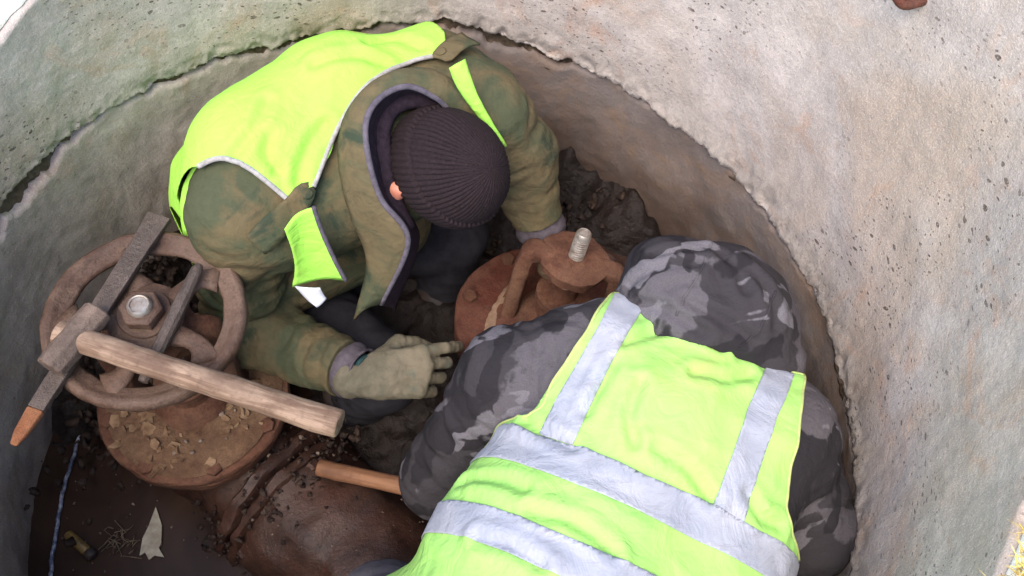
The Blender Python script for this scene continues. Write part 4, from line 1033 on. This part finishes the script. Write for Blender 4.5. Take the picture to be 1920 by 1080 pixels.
# trousers, boots, gloves
LH2, RH2 = A3(.02, -.47, -.08), A3(.25, -.58, -.08); LK2, RK2 = A3(-.03, -.31, -.34), A3(.30, -.44, -.36); LA2, RA2 = A3(-.01, -.40, -.62), A3(.30, -.52, -.62)
St = Sdf((-.20, -.78, -.76), (.50, -.14, .16), 0.008)
St.cone(LH2, RH2, .13, .13, .04); St.cone(LH2, LK2, .115, .085, .04); St.cone(LK2, LA2, .083, .07, .03); St.cone(RH2, RK2, .115, .085, .04); St.cone(RK2, RA2, .083, .07, .03)
v, f = St.net(); v = v + vnormals(v, f) * (folds(v, [(LH2, LK2, .10, .012, 14, 1.), (LK2, LA2, .08, .010, 16, 2.), (RH2, RK2, .10, .010, 14, 3.)]))[:, None]
obj('trousers', (relax(v, f, 1), f), M_TROUSER2, m2)
boot(m2, LA2, LK2 - LA2, M_BOOT); boot(m2, RA2, RK2 - RA2, M_BOOT)
gp = k0 + kd * 0.235; gw2 = gp + A3(.035, .0, .105)
glove('glove', gw2, nrm(gp - gw2), nrm((-.6, -.7, .2)), M_GLOVE, m2, (1.0, 1.05, 1.1, 1.15), 0.0, 0.7, 1.0, 1)
gr2 = RW2 + nrm(RW2 - RE2) * 0.05
glove('glove', gr2, nrm((-.35, .5, -.75)), nrm((.6, .5, .5)), M_GLOVE, m2, (0.4, 0.45, 0.5, 0.5), 0.05, 0.4, 1.0, -1)
HU2 = nrm((.25, .62, -.30)); HF2 = nrm(A3(.1, .25, -.9) - HU2 * (A3(.1, .25, -.9) @ HU2)); HE2 = np.cross(HF2, HU2)
spec2 = dict(lo=(-.16, -.76, -.76), hi=(.82, .30, .28), parts=[
    (A3(.13, -.54, -.02), A3(.265, -.325, -.01), .11, .10), (A3(.265, -.325, -.01), A3(.43, -.09, .0), .10, .09), (A3(.43, -.09, .0), HC2 - HU2 * 0.05, .055, .052),
    (LS2, RS2, .06, .06), (LS2, LE2, .05, .042), (LE2, LW2, .04, .028), (LW2, gw2, .027, .026), (RS2, RE2, .05, .042), (RE2, RW2, .04, .028), (RW2, gr2, .027, .026),
    (LH2, RH2, .09, .09), (LH2, LK2, .075, .05), (LK2, LA2, .05, .038), (RH2, RK2, .075, .05), (RK2, RA2, .05, .038), (LA2, LA2 + A3(.0, .08, -.05), .036, .03), (RA2, RA2 + A3(.0, .08, -.05), .036, .03)])
man_body(m2, spec2, (HC2 - e2 * 0.02, HU2, HF2, HE2))

# ================================================================== SMALL THINGS
def ico(sub=1):
    bm = bmesh.new(); bmesh.ops.create_icosphere(bm, subdivisions=sub, radius=1.0)
    V = np.array([v.co[:] for v in bm.verts]); F = [tuple(v.index for v in f.verts) for f in bm.faces]; bm.free(); return V, F
ICO1, ICO2 = ico(1), ico(2)
def lump(c, r, seed, flat=0.7, base=ICO2):
    v, f = base; k = np.random.default_rng(seed); q = v * (1 + 0.45 * fbm(v * 1.3 + seed * 3.7, 3))[:, None]
    a = k.uniform(0, 6.28); R_ = np.array([[math.cos(a), -math.sin(a), 0], [math.sin(a), math.cos(a), 0], [0, 0, 1]])
    q = (q * A3(1, k.uniform(0.6, 1), flat)) @ R_.T
    return q * r + np.asarray(c), f
def flake(c, r, seed, tilt=0.3, th=0.002):
    k = np.random.default_rng(seed); n = k.integers(5, 8); a = np.sort(k.uniform(0, 6.28, n)); rr = r * k.uniform(0.6, 1.1, n)
    P2 = np.stack([rr * np.cos(a), rr * np.sin(a), np.zeros(n)], 1)
    nn = nrm((k.normal() * tilt, k.normal() * tilt, 1)); M = frame(c, (1, 0, 0), nn)
    V = np.concatenate([P2 - A3(0, 0, th), P2 + A3(0, 0, th)]) @ M[:3, :3].T + M[:3, 3]
    F = [tuple(range(n))[::-1], tuple(range(n, 2 * n))] + [(i, (i + 1) % n, n + (i + 1) % n, n + i) for i in range(n)]
    return V, F
M_DIRT = rusty('dried brown dirt', lin(86, 62, 45), lin(110, 83, 62), lin(68, 45, 31), 0.45, 0.9, 1.3, dustcol=lin(132, 106, 82))
M_FLAKE = plain('pale dried mud flakes', lin(136, 112, 88), lin(92, 68, 50), 0.92, 30, 0.4, 0.2)
M_SOIL = rusty('dark clotted soil', lin(34, 23, 18), lin(54, 38, 30), lin(24, 16, 13), 0.2, 0.8, 2.0, dustcol=lin(98, 78, 62), gloss=0.2)
M_PEB = plain('small pale pebbles', lin(128, 114, 102), lin(88, 73, 63), 0.8, 50, 0.3)

# cake of dirt on the left valve's cover
nr, na = 26, 90; V = []
for i in range(nr):
    r = 0.178 * i / (nr - 1)
    for k in range(na):
        a = 2 * math.pi * k / na; V.append((r * math.cos(a) * (1 + 0.03 * math.sin(3 * a)), r * math.sin(a), 0))
V = np.array(V) + FL; h = 0.010 + 0.010 * fbm(V * 17 + 2, 4) + 0.004 * np.abs(fbm(V * 55, 3))
e = np.linalg.norm((V - FL)[:, :2], axis=1) / 0.178; V[:, 2] += np.where(e > 0.98, -0.004, np.maximum(h * np.clip((1 - e) * 6, 0, 1), 0.0)) + 0.004
F = [(i * na + k, (i + 1) * na + k, (i + 1) * na + (k + 1) % na, i * na + (k + 1) % na) for i in range(nr - 1) for k in range(na)]
dc = obj('dirt_layer', (V, F), M_DIRT); dc['kind'] = 'stuff'; tag(dc, 'layer of dried brown dirt on the cover of the wheeled valve', 'dirt')
parts = []; bd_ = bvh_of(V, F); kr = np.random.default_rng(5)
for i in range(190):
    a = kr.uniform(0, 6.28); r = 0.175 * math.sqrt(kr.uniform(0.05, 1)); p = FL + A3(r * math.cos(a), r * math.sin(a), 0.2)
    hh = bd_.ray_cast(Vector(p), Vector((0, 0, -1)))
    if hh[0] is None: continue
    if pnoise(A3([p[0] * 14, p[1] * 14, 1.0])) < -0.12: continue
    parts.append(flake(np.array(hh[0]) + A3(0, 0, 0.002), kr.uniform(0.004, 0.02), 100 + i, 0.35, kr.uniform(0.001, 0.0028)))
o = obj('mud_flakes', join(*parts), M_FLAKE, None, smooth=False); o['kind'] = 'stuff'; tag(o, 'curled flakes of dried mud and leaf litter on the valve cover', 'debris')
parts = []
for i in range(26):
    a = kr.uniform(0, 6.28); r = 0.17 * math.sqrt(kr.uniform(0.1, 1)); p = FL + A3(r * math.cos(a), r * math.sin(a), 0.2); hh = bd_.ray_cast(Vector(p), Vector((0, 0, -1)))
    if hh[0] is not None: parts.append(lump(np.array(hh[0]) + A3(0, 0, 0.002), kr.uniform(0.003, 0.008), 400 + i, base=ICO1))
for q, z in (((505, 855), -0.44), ((515, 912), -0.50), ((470, 885), -0.46), ((565, 820), -0.43), ((595, 850), -0.44), ((540, 905), -0.48)):
    parts.append(lump(on(*q, z), kr.uniform(0.004, 0.008), int(q[0])))
o = obj('pebbles', join(*parts), M_PEB, None); o['kind'] = 'stuff'; tag(o, 'small pale pebbles scattered on the wheeled valve and its flange', 'pebbles')
# loose soil heaped behind the left valve and round the right pipe
parts = []
def heap(c, spread, n, r0, r1, seed):
    k = np.random.default_rng(seed)
    for i in range(n):
        p = A3(*c) + k.normal(size=3) * A3(*spread); rr = math.hypot(p[0], p[1])
        if rr > 0.79: p[:2] *= 0.79 / rr
        q_ = k.uniform(r0, r1) * k.uniform(0.3, 1); parts.append(flake(p, q_ * 1.3, seed * 97 + i, 1.0, q_ * 0.35) if i % 2 else lump(p, q_, seed * 97 + i, 0.6, ICO1))
heap((-0.60, 0.36, -0.49), (0.07, 0.10, 0.035), 420, 0.006, 0.022, 3)
heap((-0.64, 0.20, -0.53), (0.06, 0.10, 0.025), 260, 0.006, 0.02, 4)
o = obj('soil_heap', join(*parts), M_SOIL, None); o['kind'] = 'stuff'; tag(o, 'dark clotted soil heaped behind the hand wheel against the wall', 'soil')
parts = []
heap((0.50, 0.60, -0.44), (0.07, 0.035, 0.05), 420, 0.005, 0.022, 5)
heap((0.30, 0.62, -0.52), (0.10, 0.07, 0.03), 360, 0.005, 0.02, 6)
heap((0.62, 0.40, -0.48), (0.05, 0.07, 0.04), 300, 0.005, 0.022, 7)
o = obj('soil_heap', join(*parts), M_SOIL, None); o['kind'] = 'stuff'; tag(o, 'wet black soil and rubble heaped round the pipe behind the red valve', 'soil')
# crumbs on floor and pipe
parts = []; k = np.random.default_rng(12)
for i in range(170):
    p = on(k.uniform(380, 900), k.uniform(560, 1075), WZ); z = -0.590
    d_ = (p[:2] - FL[:2]) @ nrm(A3(.74, -.67)); s_ = abs((p[:2] - FL[:2]) @ nrm(A3(.67, .74)))
    if d_ > 0.24 and s_ < 0.16: z = -0.585 + math.sqrt(max(0, 0.168 ** 2 - s_ ** 2))
    q = A3(p[0], p[1], z)
    if math.hypot(q[0], q[1]) < 0.78: parts.append(lump(q, k.uniform(0.001, 0.0045), 900 + i, base=ICO1))
o = obj('mud_crumbs', join(*parts), plain('pale grit', lin(104, 88, 78), lin(66, 52, 45), 0.85, 60), None); o['kind'] = 'stuff'; tag(o, 'crumbs of pale grit scattered over the wet pipe and mud', 'grit')
# dried mud patch on the right valve's cover
MxR = frame(FR, (1, 0, 0), nrm(on(1096, 436, -0.008) - FR)); k = np.random.default_rng(21)
pp = np.array([on(*q, -0.292) for q in ((975, 508), (982, 545), (968, 580), (898, 655), (908, 612), (924, 575), (945, 540))]); nn_ = MxR[:3, 2]
pp = pp - nn_ * ((pp - FR) @ nn_)[:, None]; C = pp.mean(0); ring = []
for s in np.linspace(0, 1, 42, endpoint=False):
    i = int(s * 7); t = s * 7 - i; q = pp[i] * (1 - t) + pp[(i + 1) % 7] * t; ring.append(C + (q - C) * (1 + 0.07 * k.normal()))
rows = [C + (np.array(ring) - C) * f_ + nn_ * z_ for f_, z_ in ((1.0, 0.001), (0.97, 0.0045), (0.6, 0.006), (0.25, 0.007), (0.01, 0.007))]
V = np.concatenate(rows); V = V + nn_ * (0.0015 * fbm(V * 60, 3))[:, None]
F = [(i * 42 + j, (i + 1) * 42 + j, (i + 1) * 42 + (j + 1) % 42, i * 42 + (j + 1) % 42) for i in range(4) for j in range(42)]
o = obj('dried_mud', (V, F), plain('pale dried mud', lin(146, 122, 102), lin(122, 96, 76), 0.92, 40, 0.4)); o['kind'] = 'stuff'; tag(o, 'pale patch of dried mud on the red valve cover', 'mud')
# things floating on the muddy water
zf = WZ + 0.004
cb_ = [on(*q, zf + 0.003) for q in ((160, 788), (148, 822), (135, 862), (122, 905), (112, 950), (105, 1000), (98, 1040), (95, 1082), (90, 1130))]
C = spline(cb_, 80); C = C + 0.0025 * np.stack([fbm(C * 40, 3), fbm(C * 40 + 4, 3), 0 * C[:, 0]], 1)
def mk_wire():
    n = Nodes('scuffed blue cable'); a = n.noise(70, 4, 0.7); return n.fin(n.mix(n.ramp(a, (0.42, 0.0), (0.62, 1.0)), lin(66, 74, 96), lin(166, 168, 178)), 0.5)
tag(obj('cable', tube(C, 0.0042, 8), mk_wire()), 'thin blue grey cable floating on the muddy water', 'cable')
sp = [(292, 950), (304, 985), (303, 1020), (296, 1030), (308, 1045), (290, 1042), (280, 1050), (272, 1036), (262, 1042), (268, 1010), (280, 985)]
top = np.array([on(*q, zf + 0.002) for q in sp]); n_ = len(sp); V = np.concatenate([top, top - A3(0, 0, 0.003)]); V[:n_, 2] += 0.004 * np.abs(np.sin(np.arange(n_) * 2.3))
c0 = np.array([on(288, 1010, zf + 0.006)]); V = np.concatenate([V, c0])
F = [(i, (i + 1) % n_, 2 * n_) for i in range(n_)] + [(i, n_ + i, n_ + (i + 1) % n_, (i + 1) % n_) for i in range(n_)] + [tuple(range(n_, 2 * n_))[::-1]]
tag(obj('paper_scrap', (V, F), plain('soggy paper', lin(176, 168, 150), lin(150, 140, 122), 0.8, 60), None, smooth=False), 'jagged pale scrap of paper floating on the muddy water', 'paper')
parts = []
heap((-0.255, -0.02, -0.445), (0.05, 0.055, 0.018), 260, 0.003, 0.012, 8); heap((-0.36, -0.10, -0.55), (0.04, 0.04, 0.03), 160, 0.003, 0.012, 9); heap((-0.17, 0.06, -0.47), (0.04, 0.04, 0.02), 200, 0.003, 0.012, 10)
o = obj('soil_heap', join(*parts), M_SOIL, None); o['kind'] = 'stuff'; tag(o, 'muddy rubble caked over the bolted pipe flange below the hammer handle', 'soil')
a0, a1 = on(126, 1000, zf + 0.006), on(166, 1036, zf + 0.006); dv = a1 - a0
bt = thing('small_cartridge', a0, 'small brass coloured tube with a dark cap floating on the muddy water', 'tube')
obj('tube_body', tube([a0 + dv * s for s in (0, 0.04, 0.9, 0.95)], [0.007, 0.0105, 0.0105, 0.009], 14), plain('dull brass', lin(138, 112, 62), lin(108, 84, 48), 0.45, 50, 0.2, 0.5), bt)
obj('tube_cap', tube([a0 + dv * s for s in (0.94, 0.97, 1.2, 1.24)], [0.010, 0.013, 0.012, 0.008], 14), M_BOOT, bt)
parts = []; k = np.random.default_rng(31)
for i in range(34):
    c = on(218 + k.normal() * 18, 1012 + k.normal() * 14, zf + 0.003); d_ = k.normal(size=3) * A3(1, 1, 0.3); d_ = nrm(d_) * k.uniform(0.006, 0.022)
    parts.append(tube([c - d_, c + d_ * 0.1 + A3(0, 0, 0.002), c + d_], k.uniform(0.0006, 0.0014), 5))
o = obj('twigs', join(*parts), plain('pale dry twigs', lin(122, 106, 88), lin(92, 76, 62), 0.85, 60), None); o['kind'] = 'stuff'; tag(o, 'tangle of tiny twigs floating on the muddy water', 'twigs')
parts = []
for i in range(90):
    c = on(k.uniform(110, 560), k.uniform(840, 1078), zf - 0.002)
    if math.hypot(c[0], c[1]) < 0.77: parts.append(flake(c, k.uniform(0.0012, 0.004), 700 + i, 0.1, 0.0015))
o = obj('floating_specks', join(*parts), M_PEB, None, smooth=False); o['kind'] = 'stuff'; tag(o, 'pale specks floating on the muddy water', 'specks')
# steel stub in the upper wall
p = A3(0.79 * math.cos(math.radians(26.0)), 0.79 * math.sin(math.radians(26.0)), 0.562); inn_ = -nrm(A3(p[0], p[1], 0)); tn = nrm(np.cross(inn_, (0, 0, 1)))
pth = spline([p - inn_ * 0.03 + tn * 0.03, p + inn_ * 0.012 + tn * 0.022, p + inn_ * 0.022, p + inn_ * 0.014 - tn * 0.016 - A3(0, 0, 0.006), p - inn_ * 0.02 - tn * 0.024], 20)
tag(obj('rebar_loop', tube(pth, 0.008, 10), M_RUST), 'rusty orange steel loop sticking out of the upper concrete wall', 'rebar')
# dry grass at the rim
V = []; F = []; k = np.random.default_rng(41)
for i in range(5200):
    t = math.radians(k.uniform(-40, -19)); r = 0.812 + abs(k.normal()) * 0.16; x, y = r * math.cos(t), r * math.sin(t)
    if pnoise(A3([x * 9, y * 9, 0.3])) < -0.15 and k.uniform() < 0.7: continue
    z = float(rim_z(np.array([x]), np.array([y]))[0]) + 0.012; L_ = k.uniform(0.015, 0.05)
    d_ = A3(k.normal() * 0.7 - 0.35 * math.cos(t), k.normal() * 0.7 - 0.35 * math.sin(t), 0.7); d_ = nrm(d_); s_ = nrm(np.cross(d_, k.normal(size=3))) * k.uniform(0.0007, 0.0014)
    p0_ = A3(x, y, z); p1_ = p0_ + d_ * L_ * 0.6; p2_ = p0_ + d_ * L_ + A3(k.normal() * 0.006, k.normal() * 0.006, -0.010); b = len(V)
    V += [p0_ - s_, p0_ + s_, p1_ + s_ * 0.8, p1_ - s_ * 0.8, p2_]; F += [(b, b + 1, b + 2, b + 3), (b + 3, b + 2, b + 4)]
def mk_grass():
    n = Nodes('dry straw grass'); a = n.noise(60, 3, 0.6); return n.fin(n.mix(n.ramp(a, (0.35, 0.0), (0.65, 1.0)), lin(214, 196, 110), lin(168, 140, 84)), 0.8)
o = obj('dry_grass', (np.array(V), F), mk_grass(), None, smooth=False); o['kind'] = 'stuff'; tag(o, 'dry straw yellow grass at the rim of the well', 'grass')
